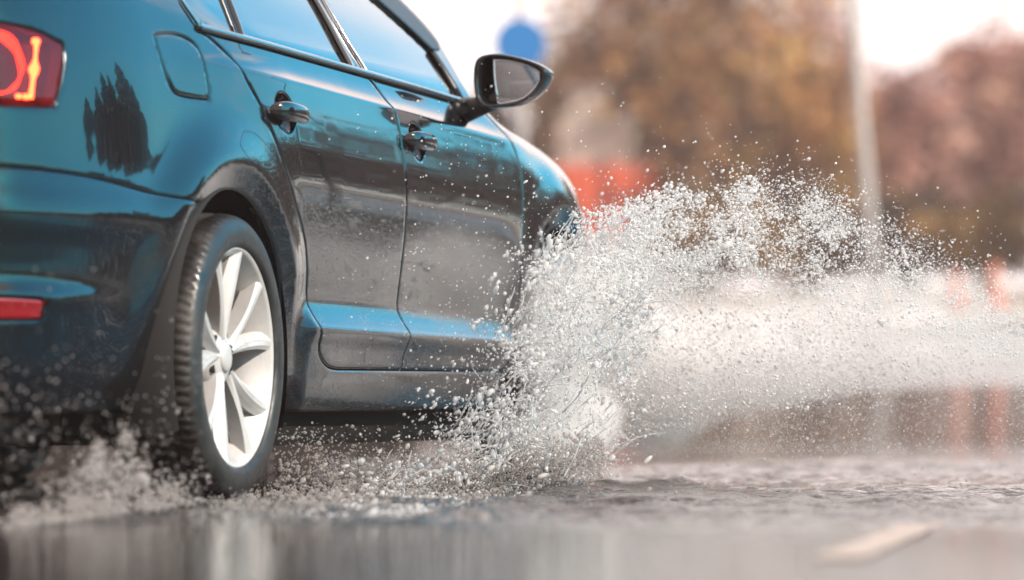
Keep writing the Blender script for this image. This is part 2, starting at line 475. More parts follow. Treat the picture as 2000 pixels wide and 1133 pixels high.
def ribbon(name, pts, width, proud, mat, parent, base=.0, both=False):
    """thin raised strip that follows the body along a line of (u,z)"""
    p = path(('c', pts)) if len(pts) > 2 else smoothline(pts, .02)
    t = np.gradient(p, axis=0); t /= np.linalg.norm(t, axis=1)[:, None]
    n = np.c_[-t[:,1], t[:,0]]
    prof = [(-.5, base), (-.46, proud*.8+base*.2), (-.25, proud), (.25, proud), (.46, proud*.8+base*.2), (.5, base)]
    R = []
    for a, h in prof:
        q = p + n*width*a
        R.append(P(q[:,0], q[:,1], off(q[:,0], q[:,1]) + h))
    v = np.stack(R, 1).reshape(-1, 3); k = len(prof)
    i, j = np.meshgrid(np.arange(len(p)-1), np.arange(k-1), indexing='ij')
    f = np.stack([i*k+j, (i+1)*k+j, (i+1)*k+j+1, i*k+j+1], -1).reshape(-1, 4)
    if both:
        f = np.r_[f, f[:, ::-1] + len(v)]; v = np.r_[v, v*[1,-1,1]]
    return mesh_np(name, v, f, mat, parent, True)

door_rear_cut = [(-.05,1.043),(.04,1.01),(.100,.978),(.138,.933),(.194,.879),(.258,.801),(.304,.747),(.370,.678),(.436,.624),(.498,.555),(.532,.486),(.548,.414),(.580,.345),(.628,.315),(.684,.3),(.74,.296)]
b_cut = [(1.09,1.0106),(1.152,.965),(1.185,.909),(1.193,.822),(1.200,.73),(1.207,.636),(1.226,.45),(1.238,.388),(1.232,.336),(1.228,.296)]
f_cut = [(2.06,.9844),(2.135,.955),(2.215,.9),(2.245,.83),(2.245,.75),(2.225,.6),(2.215,.4),(2.19,.33),(2.13,.296)]
seam = [(-.845,.698),(-.7,.691),(-.604,.683),(-.42,.664),(-.160,.649)]
a_seam = math.degrees(math.atan2(.649-HUBZ, -.160)); AR = math.hypot(.160, .649-HUBZ)
a_bot = math.degrees(math.asin((.196-HUBZ)/AR))
quarter_top = [(.30,1.425),(.0,1.40),(-.25,1.31),(-.5,1.18),(-.68,1.09),(-.78,1.062),(-.985,1.050)]
fuel = path(('c', [(-.306,1.000),(-.296,1.009),(-.22,1.017),(-.152,1.016),(-.104,1.006),(-.082,.986),(-.078,.93),(-.078,.894),(-.083,.885),(-.096,.881),(-.18,.881),(-.24,.885),(-.272,.903),(-.292,.942),(-.306,1.000)]))[:-1]
tail_out = [(-.985,1.000),(-.83,.989),(-.735,.968),(-.718,.952),(-.745,.882),(-.772,.838),(-.79,.829),(-.985,.826)]

quarter = path(('l', [(-.985,1.05),(-.985,1.000)]), ('c', tail_out), ('l', [(-.985,.826),(-.985,.702),(-.845,.698)]), ('c', seam),
               ('l', [seam[-1], tuple(arc((0,HUBZ),AR,a_seam,a_bot)[1])]), ('l', [tuple(q) for q in arc((0,HUBZ),AR,a_seam,a_bot)[1:]]),
               ('l', [tuple(arc((0,HUBZ),AR,a_seam,a_bot)[-1]), (2.13,.196),(2.13,.296),(.743,.296)]), ('c', door_rear_cut[::-1]),
               ('c', [(-.05,1.043),(-.092,1.10),(-.085,1.155),(.01,1.25),(.2,1.34),(.30,1.365)]), ('l', [(.30,1.365),(.30,1.425)]), ('c', quarter_top))
quarter = quarter[:-1]
panel('quarter_panel', quarter, M['paint'], car, holes=[fuel], mirror='far')
panel('fuel_flap', fuel, M['paint'], car)
rear_door = panel('rear_door', path(('c', door_rear_cut), ('l', [(.743,.296),(1.223,.296)]), ('c', b_cut[::-1]), ('l', [(1.09,1.0106),(.4,1.0292),(-.05,1.043)]))[:-1], M['paint'], car, mirror='far')
front_door = panel('front_door', path(('c', b_cut), ('l', [(1.223,.296),(2.13,.296)]), ('c', f_cut[::-1]), ('l', [(2.06,.9844),(1.5,.9995),(1.09,1.0106)]))[:-1], M['paint'], car, mirror='far')
fa = arc((WB,HUBZ),AR,180-a_bot,18)
fl_in = [(3.002,.433),(3.02,.56),(3.03,.64)]
panel('front_fender', path(('c', f_cut), ('l', [(2.13,.296),(2.13,.196),tuple(fa[0])]), ('l', [tuple(q) for q in fa]), ('l', [tuple(fa[-1]), (3.03,.62)]), ('l', [(3.03,.62),(2.97,.69),(2.99,.73),(3.08,.80),(3.3,.806)]),
      ('c', [(3.3,.806),(3.0,.878),(2.75,.916),(2.45,.953),(2.25,.980),(2.06,.9844)]))[:-1], M['paint'], car, mirror='far')
panel('headlight', path(('l', [(3.03,.62),(3.45,.60),(3.6,.66),(3.3,.795),(3.08,.795),(2.99,.73),(2.97,.69),(3.03,.62)]))[:-1], M['gloss_black'], car, mirror='copy', du=.02, dz=.015)
ra = arc((0,HUBZ),AR,180-a_bot,a_seam)
bar_refl = path(('c', [(-1.28,.434),(-1.1,.438),(-.850,.4325),(-.834,.422),(-.836,.405),(-.85,.392),(-1.1,.389),(-1.28,.386),(-1.30,.41),(-1.28,.434)]))[:-1]
panel('rear_bumper', path(('l', [(U0+.001,.196),tuple(ra[0])]), ('l', [tuple(q) for q in ra]), ('c', seam[::-1]), ('l', [(-.845,.698),(-.985,.702),(U0+.001,.702)]), ('l', [(U0+.001,.702),(U0+.001,.196)]))[:-1],
      M['paint'], car, holes=[bar_refl], mirror='join')
panel('rear_reflector', bar_refl, M['reflector'], car, lift=-.003, mirror='copy', du=.02)
panel('trunk_lid', path(('l', [(U0+.001,.706),(-.99,.706),(-.99,.820),(-1.26,.816),(-1.29,1.006),(-.99,1.005),(-.99,1.05),(U0+.001,1.05),(U0+.001,.706)]))[:-1], M['paint'], car, mirror='join', du=.02)
fb = arc((WB,HUBZ),AR,18,a_bot)
panel('front_bumper', path(('l', [tuple(fb[0])]+[tuple(q) for q in fb[1:]]), ('l', [tuple(fb[-1]),(U1-.001,.196),(U1-.001,.60),(3.45,.60),(3.03,.62),tuple(fb[0])]))[:-1], M['paint'], car, mirror='join', du=.025, dz=.015)
panel('grille', path(('l', [(3.46,.60),(U1-.001,.60),(U1-.001,.70),(3.62,.69),(3.60,.66),(3.46,.60)]))[:-1], M['plastic'], car, mirror='join', du=.025)
roof_frame = path(('l', [(1.905,.988),(2.06,.985),(2.25,.981)]), ('c', [(2.25,.981),(2.22,1.03),(2.10,1.115),(1.92,1.25),(1.62,1.395),(1.3,1.43),(.8,1.44),(.30,1.425)]),
      ('l', [(.30,1.425),(.30,1.365)]), ('c', [(.30,1.365),(.62,1.385),(.98,1.378),(1.25,1.352),(1.48,1.285),(1.64,1.228),(1.80,1.160),(1.875,1.122)]), ('c', [(1.875,1.122),(1.897,1.08),(1.905,1.03),(1.905,.988)]))[:-1]
panel('roof_frame', roof_frame, M['paint'], car, mirror='far')
dark_strip = path(('l', [(1.30,1.345),(1.48,1.287),(1.64,1.230),(1.80,1.162),(1.885,1.120),(1.965,1.126),(2.00,1.150)]), ('c', [(2.00,1.150),(1.92,1.225),(1.7,1.345),(1.5,1.395),(1.3,1.40)]), ('l', [(1.3,1.40),(1.30,1.345)]))[:-1]
panel('pillar_dark_strip', dark_strip, M['plastic'], car, lift=.006, mirror='copy')  # black strip laid over the A-pillar for its dark reflection

# glazing: panes belong to their doors
def pane(name, out, parent):
    return panel(name, out, M['glass'], parent, gap=.001, flange=.004, lift=-.006, mirror=None, du=.03, dz=.02)
qw = path(('l', [(-.045,1.0435),(.198,1.037)]), ('l', [(.198,1.037),(.250,1.14),(.325,1.345)]), ('c', [(.325,1.345),(.2,1.332),(.012,1.245),(-.078,1.155),(-.085,1.10),(-.045,1.0435)]))[:-1]
rw = path(('l', [(.212,1.0365),(.965,1.0155)]), ('l', [(.965,1.0155),(.985,1.14),(1.01,1.37)]), ('c', [(1.01,1.37),(.62,1.377),(.345,1.355)]), ('l', [(.345,1.355),(.265,1.14),(.212,1.0365)]))[:-1]
fw = path(('l', [(1.100,1.012),(1.895,.990)]), ('c', [(1.895,.990),(1.895,1.03),(1.885,1.08),(1.868,1.118)]), ('c', [(1.868,1.118),(1.80,1.156),(1.64,1.224),(1.48,1.281),(1.27,1.344),(1.11,1.365)]), ('l', [(1.11,1.365),(1.085,1.14),(1.100,1.012)]))[:-1]
panes = [pane('quarter_window', qw, car), pane('window_pane', rw, rear_door), pane('window_pane', fw, front_door)]
for p_ in panes:                                   # the same glass on the far side
    c = p_.copy(); c.data = p_.data.copy(); COL.objects.link(c); c.parent = car; c.name = 'far_window'
    me = c.data; co = np.empty(len(me.vertices)*3, np.float32); me.vertices.foreach_get('co', co); co = co.reshape(-1,3)*[1,-1,1]
    me.vertices.foreach_set('co', co.astype(np.float32).ravel()); me.flip_normals(); c.name = 'window_pane'
pil = path(('l', [(.968,1.0155),(1.095,1.012)]), ('l', [(1.095,1.012),(1.080,1.14),(1.106,1.372),(1.013,1.374),(.988,1.14),(.968,1.0155)]))[:-1]
panel('door_pillar', pil, M['gloss_black'], car, lift=-.001, mirror='copy', du=.01, dz=.02)
ribbon('belt_trim', [(-.048,1.0455),(.4,1.0325),(1.0,1.0165),(1.5,1.003),(1.90,.9925)], .013, .012, M['trim'], car)
ribbon('belt_seal', [(-.048,1.0375),(.4,1.0245),(1.0,1.0085),(1.5,.995),(2.05,.980)], .006, .008, M['rubber_seal'], car)
ribbon('window_trim', [(.207,1.04),(.260,1.14),(.337,1.35)], .014, .008, M['trim'], car)
ribbon('window_trim', [(.198,1.04),(.251,1.14),(.329,1.35)], .008, .010, M['rubber_seal'], car)
ribbon('window_trim', [(.973,1.02),(.994,1.14),(1.019,1.37)], .012, .007, M['rubber_seal'], car)
ribbon('window_trim', [(.988,1.02),(1.008,1.14),(1.032,1.37)], .010, .009, M['trim'], car)
ribbon('window_trim', [(1.091,1.02),(1.076,1.14),(1.10,1.37)], .011, .008, M['trim'], car)
ribbon('window_trim', [(-.048,1.050),(-.086,1.10),(-.08,1.155),(.012,1.25),(.2,1.338),(.30,1.36)], .012, .008, M['trim'], car)
ribbon('window_frame', [(1.893,.995),(1.897,1.03),(1.889,1.08),(1.872,1.122)], .030, .010, M['plastic'], car)

# far side in one piece
k = 0; v_, t_, q_, n_ = [], [], [], []
for X2, T, Q, nr in far_parts:
    v_.append(X2); t_.append(T + k); q_.append(Q + k); n_.append(nr); k += len(X2)
mesh_np('body_side', np.concatenate(v_), [np.concatenate(t_), np.concatenate(q_)], M['paint'], car, True, np.concatenate(n_))

# roof, screens, deck, bonnet span from flank to flank
def span(name, edge, mat, crown, n=30, sag=0.):
    e = path(('c', edge)) if len(edge) > 2 else smoothline(edge, .03)
    X = P(e[:,0], e[:,1]); t = np.linspace(-1, 1, n)
    L = X[:,1][:, None]*-t[None]*-1
    v = np.stack([np.repeat(X[:,0][:,None], n, 1) + sag*(1-t**2)[None], -np.abs(X[:,1])[:,None]*t[None], X[:,2][:,None] + crown*(1-np.abs(t)**2.2)[None]], -1).reshape(-1,3)
    i, j = np.meshgrid(np.arange(len(e)-1), np.arange(n-1), indexing='ij')
    f = np.stack([i*n+j, i*n+j+1, (i+1)*n+j+1, (i+1)*n+j], -1).reshape(-1,4)
    me = mesh_np(name, v, f, mat, car, True)
    return me
span('roof', [(-.25,1.31),(.0,1.40),(.30,1.425),(.8,1.44),(1.3,1.43),(1.62,1.395)], M['paint'], .045)
span('rear_screen', [(-.68,1.09),(-.5,1.18),(-.25,1.31)], M['glass'], .045, sag=-.10)
span('trunk_deck', [(-.985,1.05),(-.78,1.062),(-.68,1.09)], M['paint'], .02, sag=-.03)
span('windscreen', [(1.62,1.395),(1.92,1.25),(2.10,1.115),(2.22,1.03),(2.25,.981)], M['glass'], .045, sag=.14)
span('bonnet', [(2.25,.980),(2.45,.953),(2.75,.916),(3.0,.878),(3.3,.806),(3.62,.70)], M['paint'], .035)

# dark inner shell, floor, wheel housings
mb = MB()
uu, zz = np.meshgrid(np.linspace(U0+.01, U1-.01, 200), np.linspace(.21, .96, 24), indexing='ij')
keep = (np.hypot(uu, zz-HUBZ) > .40) & (np.hypot(uu-WB, zz-HUBZ) > .40) & (zz < ztop(np.clip(uu,1.9,4.6))-.03)
base_o = np.minimum(np.minimum(off(uu, zz), secD(zz)), -.02) - .035
X = P(uu, zz, base_o).reshape(-1,3)
i, j = np.meshgrid(np.arange(199), np.arange(23), indexing='ij')
kk = keep[:-1,:-1] & keep[1:,:-1] & keep[:-1,1:] & keep[1:,1:]
f = np.stack([i*24+j, (i+1)*24+j, (i+1)*24+j+1, i*24+j+1], -1)[kk]
mb.add(X, f); mb.add(X*[1,-1,1], f[:, ::-1])
mb.box((.10+1.22, 0, .23), (1.86, 1.60, .22)); mb.box((-.66, 0, .23), (.56, 1.24, .15)); mb.box((1.3, 0, .19), (4.3, .95, .12)); mb.box((3.2,0,.25),(.4,1.4,.05))
for hu in (0, WB):
    for sd in (1, -1):
        th = np.linspace(math.radians(-25), math.radians(205), 40)
        prof = [(.372, .872), (.392, .845), (.392, .62), (.02, .61)]
        v = np.array([(hu + R*math.cos(t), -sd*l, HUBZ + R*math.sin(t)) for R, l in prof for t in th]); n = len(th)
        f = [(a*n+b, a*n+b+1, (a+1)*n+b+1, (a+1)*n+b) for a in range(len(prof)-1) for b in range(n-1)]
        mb.add(v, f)
mb.build('underbody', M['inner'], car)

# cabin furniture seen dimly through the glass
mb = MB()
def seat(x, y, w=.5):
    mb.box((x, y, .50), (.5, w, .16)); mb.tube([(x-.26, y-w*.32, .55), (x-.42, y-w*.30, 1.03)], .075, 10); mb.tube([(x-.26, y+w*.32, .55), (x-.42, y+w*.30, 1.03)], .075, 10)
    mb.box((x-.335, y, .80), (.12, w*.72, .46)); mb.tube([(x-.435, y-.12, 1.13), (x-.435, y+.12, 1.13)], .075, 12)
    mb.tube([(x-.43, y-.05, 1.0), (x-.435, y-.05, 1.1)], .008, 6); mb.tube([(x-.43, y+.05, 1.0), (x-.435, y+.05, 1.1)], .008, 6)
seat(1.42, .37); seat(1.42, -.37)
mb.box((.45, 0, .50), (.5, 1.3, .16)); mb.box((.17, 0, .80), (.14, 1.3, .5))
for y in (-.45, 0, .45): mb.tube([(.08, y-.1, 1.12), (.08, y+.1, 1.12)], .07, 12)
mb.build('seats', M['cloth'], car)
mb = MB(); mb.box((2.0, 0, .84), (.5, 1.4, .24)); mb.box((1.87, .37, .955), (.28, .36, .06))
mb.build('dashboard', M['dash'], car)
mb = MB(); t = np.linspace(0, 2*PI, 33)
mb.tube(np.c_[1.70 + .07*np.cos(t), .37 + .185*np.sin(t), .93 + .17*np.cos(t)], .016, 10, cap=False)
for a in (0, 2.1, 4.2): mb.tube([(1.70, .37, .93), (1.70+.068*math.cos(a), .37+.18*math.sin(a), .93+.165*math.cos(a))], .014, 6)
mb.tube([(1.70,.37,.93),(1.95,.37,.84)], .03, 8)
mb.build('steering_wheel', M['dash'], car)

# ------------------------------------------------------------------ door handles
def handle(hu, hz, parent):
    us = np.linspace(-.105, .105, 33); rows = []
    for u in us:
        q = abs(u)/.105
        h = .021*(1-q**5)**.5*(1 - .12*(u/.105)) + .0005
        d = .030*(1 - .55*q**2.4) ; th = .011*(1-q**6)**.5 + .001
        ring = []
        for a in np.linspace(0, 2*PI, 20, endpoint=False):
            ring.append((u, h*np.sign(math.sin(a))*abs(math.sin(a))**.8, d + th*np.sign(math.cos(a))*abs(math.cos(a))**.8 - .012*max(0, q-.86)/.14))
        rows.append(ring)
    R = np.array(rows); n = R.shape[1]
    uu = hu + R[...,0]; zz = hz + R[...,1] - .02*R[...,0]
    base = off(np.full(1, hu), np.full(1, hz+.06))[0]*0 + secD(np.array([hz + hu*.027]))[0]
    v = P(uu, zz, base + R[...,2] - .004).reshape(-1,3); k = len(us)
    i, j = np.meshgrid(np.arange(k-1), np.arange(n), indexing='ij')
    f = np.stack([i*n+j, (i+1)*n+j, (i+1)*n+(j+1) % n, i*n+(j+1) % n], -1).reshape(-1,4)
    c0 = len(v); v = np.r_[v, [v[:n].mean(0)], [v[-n:].mean(0)]]
    q = np.arange(n); e = (k-1)*n
    tr = np.r_[np.c_[np.full(n,c0), q, (q+1)%n], np.c_[np.full(n,c0+1), e+(q+1)%n, e+q]]
    o = mesh_np('door_handle', v, [f, tr], M['gloss_black'], parent, True)
    # feet that tie the bar to the door skin
    return o
handle(*HANDLES[0], rear_door); handle(*HANDLES[1], front_door)

# ------------------------------------------------------------------ tail lamp
def tail_lamp(sd):
    out = path(('c', [(-1.24,1.002)]+[(-1.1,1.002)]+tail_out[0:]+[(-1.10,.822),(-1.24,.820)]), ('l', [(-1.24,.820),(-1.24,1.002)]))[:-1]
    o = panel('tail_light', out, M['red_lens'], car, lift=.004, rolld=.008, roll=.014, flange=.05)
    bowl = path(('c', [(-1.23,.985),(-.985,.984),(-.76,.955),(-.745,.94),(-.765,.88),(-.80,.842),(-1.23,.832)]), ('l', [(-1.23,.832),(-1.23,.985)]))[:-1]
    b = panel('lamp_bowl', bowl, M['lamp_bowl'], o, lift=-.045, flange=.002)
    mb = MB()
    t = np.linspace(0, 2*PI, 41)
    cu, cz = -.925, .915
    mr_ = MB(); mr_.tube(P(cu + .085*np.cos(t), cz + .062*np.sin(t), off(cu+.085*np.cos(t), cz+.062*np.sin(t)) - .030), .0035 + .0075*np.clip(np.cos(t-.9),0,1)**2 + .0015*np.cos(7*t), 8, cap=False)
    mr_.build('lamp_ring', M['lamp_ring'], o)
    u = np.linspace(-.785, -.828, 14); z = np.linspace(.965, .846, 14)
    mb.tube(P(u, z, off(u, z) - .022), np.r_[.007, .005, .004, .0035, .004, .006, .011, .010, .006, .0045, .0045, .005, .0055, .006], 8)
    for uu_, zz_, rr in ((-.79,.965,.009),(-.812,.905,.011),(-.845,.848,.007),(-.87,.848,.006)):
        mb.tube(P(np.array([uu_-.006,uu_+.006]), np.array([zz_,zz_]), np.array([-.075,-.075])+off(np.array([uu_]*2),np.array([zz_]*2))*0 + off(np.array([uu_]),np.array([zz_]))[0] + .055), rr*.8, 8)
    mb.build('lamp_element', M['lamp_glow'], o)
tail_lamp(1)

# ------------------------------------------------------------------ wing mirror
def wing_mirror():
    # outline in (r outside flank, z), facing backwards; local x = s
    oc = smoothline([(.0,.99),(-.004,1.03),(-.002,1.075),(.012,1.098),(.05,1.105),(.10,1.098),(.15,1.083),(.181,1.066),(.187,1.050),(.172,1.020),(.145,.992),(.11,.974),(.06,.967),(.02,.968),(.0,.99)], .006)[:-1]
    c = oc.mean(0); n = len(oc); s0 = 1.80
    def ring(sc, ds): q = c + (oc-c)*sc; return np.c_[s0 + ds + .12*(q[:,0]-.09), -(HALF + q[:,0] - .0), q[:,1]]
    prof = [(.80,.020),(.85,.004),(.93,-.004),(.985,.0),(1.0,.012),(1.0,.035),(.96,.07),(.86,.10),(.68,.125),(.4,.14),(.02,.145)]
    v = np.concatenate([ring(*p) for p in prof]); k = len(prof)
    i, j = np.meshgrid(np.arange(k-1), np.arange(n), indexing='ij')
    f = np.stack([i*n+j, i*n+(j+1) % n, (i+1)*n+(j+1) % n, (i+1)*n+j], -1).reshape(-1,4)
    h = mesh_np('wing_mirror', v, f, M['gloss_black'], car, True)
    # stalk and sail foot
    mb = MB(); Y = lambda r: -(HALF + r)
    mb.tube([(1.87,Y(-.055),.965),(1.865,Y(-.02),.972),(1.86,Y(.02),.985),(1.855,Y(.06),1.0)], [.034,.027,.024,.028], 14)
    mb.tube([(1.80,Y(-.060),.972),(1.88,Y(-.045),.972),(1.96,Y(-.055),.965)], [.012,.030,.012], 10)
    mb.build('mirror_stalk', M['plastic'], h)
    # glass, covering the outer three quarters
    gp = smoothline([(.048,1.088),(.09,1.084),(.135,1.071),(.160,1.055),(.158,1.035),(.140,1.008),(.115,.990),(.085,.982),(.058,.980),(.056,1.0),(.050,1.04),(.048,1.088)], .008)[:-1]
    def gr(sc, ds): q = gp.mean(0) + (gp-gp.mean(0))*sc; return np.c_[s0 + ds + .22*(q[:,0]-.09), Y(q[:,0]), q[:,1] + .0]
    v = np.concatenate([gr(1., .0100), gr(.7, .0094), gr(.35, .0091), gr(.001, .0090)]); m = len(gp)
    f = np.array([(a*m+b, a*m+(b+1) % m, (a+1)*m+(b+1) % m, (a+1)*m+b) for a in range(3) for b in range(m)])[:, ::-1]
    dq = v - v[-1]; nn_ = np.c_[np.full(len(v), -1.), dq[:,1]*.9, dq[:,2]*.9] + [0, .10, .045]; nn_ /= np.linalg.norm(nn_, axis=1)[:,None]
    mesh_np('mirror_glass', v, f, M['mirror'], h, True, nn_)
    q = gp; loop = np.r_[gr(1.02, .010), gr(1.02, .010)[:1]]
    mb = MB(); mb.tube(loop, .0026, 6, cap=False); mb.build('mirror_rim', M['chrome'], h)
    return h
wing_mirror()

# ------------------------------------------------------------------ wheels
def lathe(prof, n=96, closed=False):
    th = np.linspace(0, 2*PI, n, endpoint=False)
    v = np.array([(R*math.cos(t), y, R*math.sin(t)) for R, y in prof for t in th]); k = len(prof)
    i, j = np.meshgrid(np.arange(k-1), np.arange(n), indexing='ij')
    f = np.stack([i*n+j, (i+1)*n+j, (i+1)*n+(j+1) % n, i*n+(j+1) % n], -1).reshape(-1,4)
    return v, f

def make_wheel(hu, sd, spin):
    """axis along local y, outer face towards -y (car's right)"""
    mb = MB()
    # barrel and lip; y grows inwards
    prof = [(.214,.190),(.206,.17),(.200,.12),(.202,.07),(.212,.040),(.226,.020),(.2335,.008),(.2385,.001),(.2415,.001),(.2425,.006),(.2400,.014),(.231,.03),(.222,.06),(.222,.19)]
    v, f = lathe(prof, 120); mb.add(v, f[:, ::-1])
    # hub face
    prof = [(.001,.030),(.036,.030),(.048,.033),(.060,.040),(.070,.052),(.074,.075),(.074,.10)]
    v, f = lathe(prof, 60); mb.add(v, f)
    # five pairs of twisted blades
    spokes = []
    for p in range(5):
        for b in (-1, 1):
            a0 = p*2*PI/5 + spin
            t = np.linspace(0, 1, 22); rr = .044 + (.236-.044)*t
            ang = a0 + b*(.12 + .175*t**1.2) + .03*math.sin(0)
            wid = .0105 + .0105*t**1.2 + .0025*np.sin(t*PI)
            ridge_y = .026 - .004*np.sin(t*PI) - .022*t**2.2
            tw = b*(.010*np.sin(t*PI*.9))
            rings = []
            for q in range(len(t)):
                er = np.array([math.cos(ang[q]), 0, math.sin(ang[q])]); et = np.array([-math.sin(ang[q]), 0, math.cos(ang[q])]); ey = np.array([0, 1., 0])
                c = er*rr[q]; w = wid[q]; y = ridge_y[q]
                rings.append([c - et*w + ey*(y+.012+tw[q]), c - et*w*.55 + ey*(y+.004+tw[q]*.6), c - et*w*.08 + ey*(y+.0003), c + et*w*.08 + ey*(y+.0003), c + et*w*.55 + ey*(y+.004-tw[q]*.6), c + et*w + ey*(y+.012-tw[q]), c + et*w*.7 + ey*(y+.04), c - et*w*.7 + ey*(y+.04)])
            R = np.array(rings); n = R.shape[1]; k = len(t)
            i, j = np.meshgrid(np.arange(k-1), np.arange(n), indexing='ij')
            f = np.stack([i*n+j, i*n+(j+1) % n, (i+1)*n+(j+1) % n, (i+1)*n+j], -1).reshape(-1,4)
            spokes.append((R.reshape(-1,3), f))
    w = mb.build('wheel', M['alloy'], car)
    for v, f in spokes: mesh_np('spoke', v, f, M['alloy'], w, False)
    # wheel bolts in dark sockets
    m2 = MB()
    for p in range(5):
        a = p*2*PI/5 + spin + PI/5
        c = np.array([.056*math.cos(a), 0, .056*math.sin(a)])
        m2 = MB(); m2.tube([c + [0,.0365,0], c + [0,.06,0]], .0095, 12); m2.build('wheel_bolt', M['inner'], w)
    v, f = lathe([(.0005,.0205),(.020,.0215),(.028,.0235),(.0325,.027),(.034,.034)], 48)
    cap = mesh_np('hub_cap', v, f, M['alloy'], w, True)
    # tyre with tread blocks
    n = 420
    th = np.linspace(0, 2*PI, n, endpoint=False)
    prof = [(.2405,.008),(.2425,-.001),(.247,-.0065),(.256,-.0085),(.270,-.0100),(.284,-.0085),(.2975,-.003),(.304,.0025),(.3085,.008),(.3125,.016),(.3150,.026),(.3165,.040),(.3172,.056),(.3172,.062),(.3180,.064),(.3182,.088),(.3182,.100),(.3182,.124),(.3180,.128),(.3172,.148),(.3165,.164),(.3150,.178),(.3085,.196),(.2975,.207),(.27,.214),(.2405,.196)]
    V = np.empty((len(prof), n, 3))
    for a, (R, y) in enumerate(prof):
        r = np.full(n, R); yy = np.full(n, y)
        if R > .3060:
            ph = (th*88/(2*PI) + (y-.1)*9*(1 if y < .1 else -1)) % 1
            lat = ((ph < .26) & ((y < .058) | (y > .146) )) | ((ph > .5) & (ph < .68) & (.064 <= y <= .128))
            r = r - .0045*lat
        if y in (.056, .062, .128, .148, .100) : r = r - .0065
        if .256 < R < .262 and y < 0: pass
        V[a,:,0] = r*np.cos(th); V[a,:,1] = yy; V[a,:,2] = r*np.sin(th)
    k = len(prof); i, j = np.meshgrid(np.arange(k-1), np.arange(n), indexing='ij')
    f = np.stack([i*n+j, (i+1)*n+j, (i+1)*n+(j+1) % n, i*n+(j+1) % n], -1).reshape(-1,4)
    mesh_np('tyre', V.reshape(-1,3), f, M['tyre'], w, True)
    v, f = lathe([(.06,.085),(.145,.083),(.147,.088),(.147,.108),(.06,.11)], 72)
    mesh_np('brake_disc', v, f, M['steel'], w, True)
    m3 = MB(); a = np.linspace(2.5, 3.6, 10)
    m3.tube(np.c_[.125*np.cos(a), np.full(10,.085), .125*np.sin(a)], .03, 10); m3.build('brake_caliper', M['rust'], w)
    w.location = (hu, -sd*(HALF - .004), HUBZ)
    if sd < 0: w.rotation_euler = (0, 0, PI)
    return w
make_wheel(0, 1, math.radians(98)); make_wheel(WB, 1, math.radians(60)); make_wheel(0, -1, 0.3); make_wheel(WB, -1, 0.9)

# ------------------------------------------------------------------ camera, light, sky
F_PX = 9500.; HOR = 760.; CAMH = .25
def at(px, py, Y):
    """point at distance Y that shows at this place of the 2000 px wide photograph"""
    px, py, Y = np.broadcast_arrays(np.asarray(px, float), np.asarray(py, float), np.asarray(Y, float))
    return np.stack([(px-1000)/F_PX*Y, Y, CAMH + (HOR-py)/F_PX*Y], -1)

cd = bpy.data.cameras.new('camera'); cam = bpy.data.objects.new('camera', cd); COL.objects.link(cam)
cd.sensor_width = 36; cd.lens = 36*F_PX/2000; cd.clip_start = .1; cd.clip_end = 3000
cam.location = (0, 0, CAMH); cam.rotation_euler = (PI/2 + math.atan((HOR-566.5)/F_PX), 0, 0)
cd.dof.use_dof = True; cd.dof.focus_distance = 11.4; cd.dof.aperture_fstop = 2.5; cd.dof.aperture_blades = 0
scene.camera = cam

SUN_AZ, SUN_EL = math.radians(128), math.radians(36)
sd_ = np.array([math.sin(SUN_AZ)*math.cos(SUN_EL), math.cos(SUN_AZ)*math.cos(SUN_EL), math.sin(SUN_EL)])
ld = bpy.data.lights.new('sun', 'SUN'); ld.energy = 5.0; ld.angle = math.radians(.5); ld.color = (1., .85, .73)
lo = bpy.data.objects.new('sun', ld); COL.objects.link(lo)
lo.rotation_euler = Vector((-sd_[0], -sd_[1], -sd_[2])).to_track_quat('-Z', 'Y').to_euler()

wd = bpy.data.worlds.new('World'); scene.world = wd; wd.use_nodes = True
nt = wd.node_tree; bg = nt.nodes['Background']
sky = N(nt, 'ShaderNodeTexSky'); sky.sky_type = 'NISHITA'; sky.sun_disc = False
sky.sun_elevation = SUN_EL; sky.sun_rotation = SUN_AZ; sky.air_density = 1.; sky.dust_density = 1.2; sky.ozone_density = 1.6
tc = N(nt, 'ShaderNodeTexCoord'); sp = N(nt, 'ShaderNodeSeparateXYZ'); nt.links.new(tc.outputs['Generated'], sp.inputs[0])
tint = N(nt, 'ShaderNodeMix', data_type='RGBA', blend_type='MULTIPLY'); tint.inputs[0].default_value = 1.
nt.links.new(sky.outputs[0], tint.inputs[6]); tint.inputs[7].default_value = (.20, 1.45, 1.56, 1)
# milky air low over the horizon; broken cloud all round with a deep blue clearing to the right
def mr(src, a, b, c, d):
    n = N(nt, 'ShaderNodeMapRange', interpolation_type='SMOOTHSTEP'); setin(n, From_Min=a, From_Max=b, To_Min=c, To_Max=d); nt.links.new(src, n.inputs['Value']); return n.outputs[0]
def mth(op, a, b):
    n = N(nt, 'ShaderNodeMath', operation=op)
    for k, q in enumerate((a, b)):
        if isinstance(q, float): n.inputs[k].default_value = q
        else: nt.links.new(q, n.inputs[k])
    return n.outputs[0]
hz = mr(sp.outputs['Z'], .015, .15, .80, 0.)
mp = N(nt, 'ShaderNodeMapping'); mp.inputs['Scale'].default_value = (1., 1., 3.2); nt.links.new(tc.outputs['Generated'], mp.inputs[0])
cn = noise_node(nt, 3.1, 7, .6, mp.outputs[0])
streak = mr(cn.outputs['Fac'], .57, .77, 0., .85)
dt = N(nt, 'ShaderNodeVectorMath', operation='DOT_PRODUCT'); dt.inputs[1].default_value = (.807, .504, .309); nt.links.new(tc.outputs['Generated'], dt.inputs[0])
edge = mth('MULTIPLY_ADD', cn.outputs['Fac'], .16); 
edge.node.inputs[2].default_value = -.08
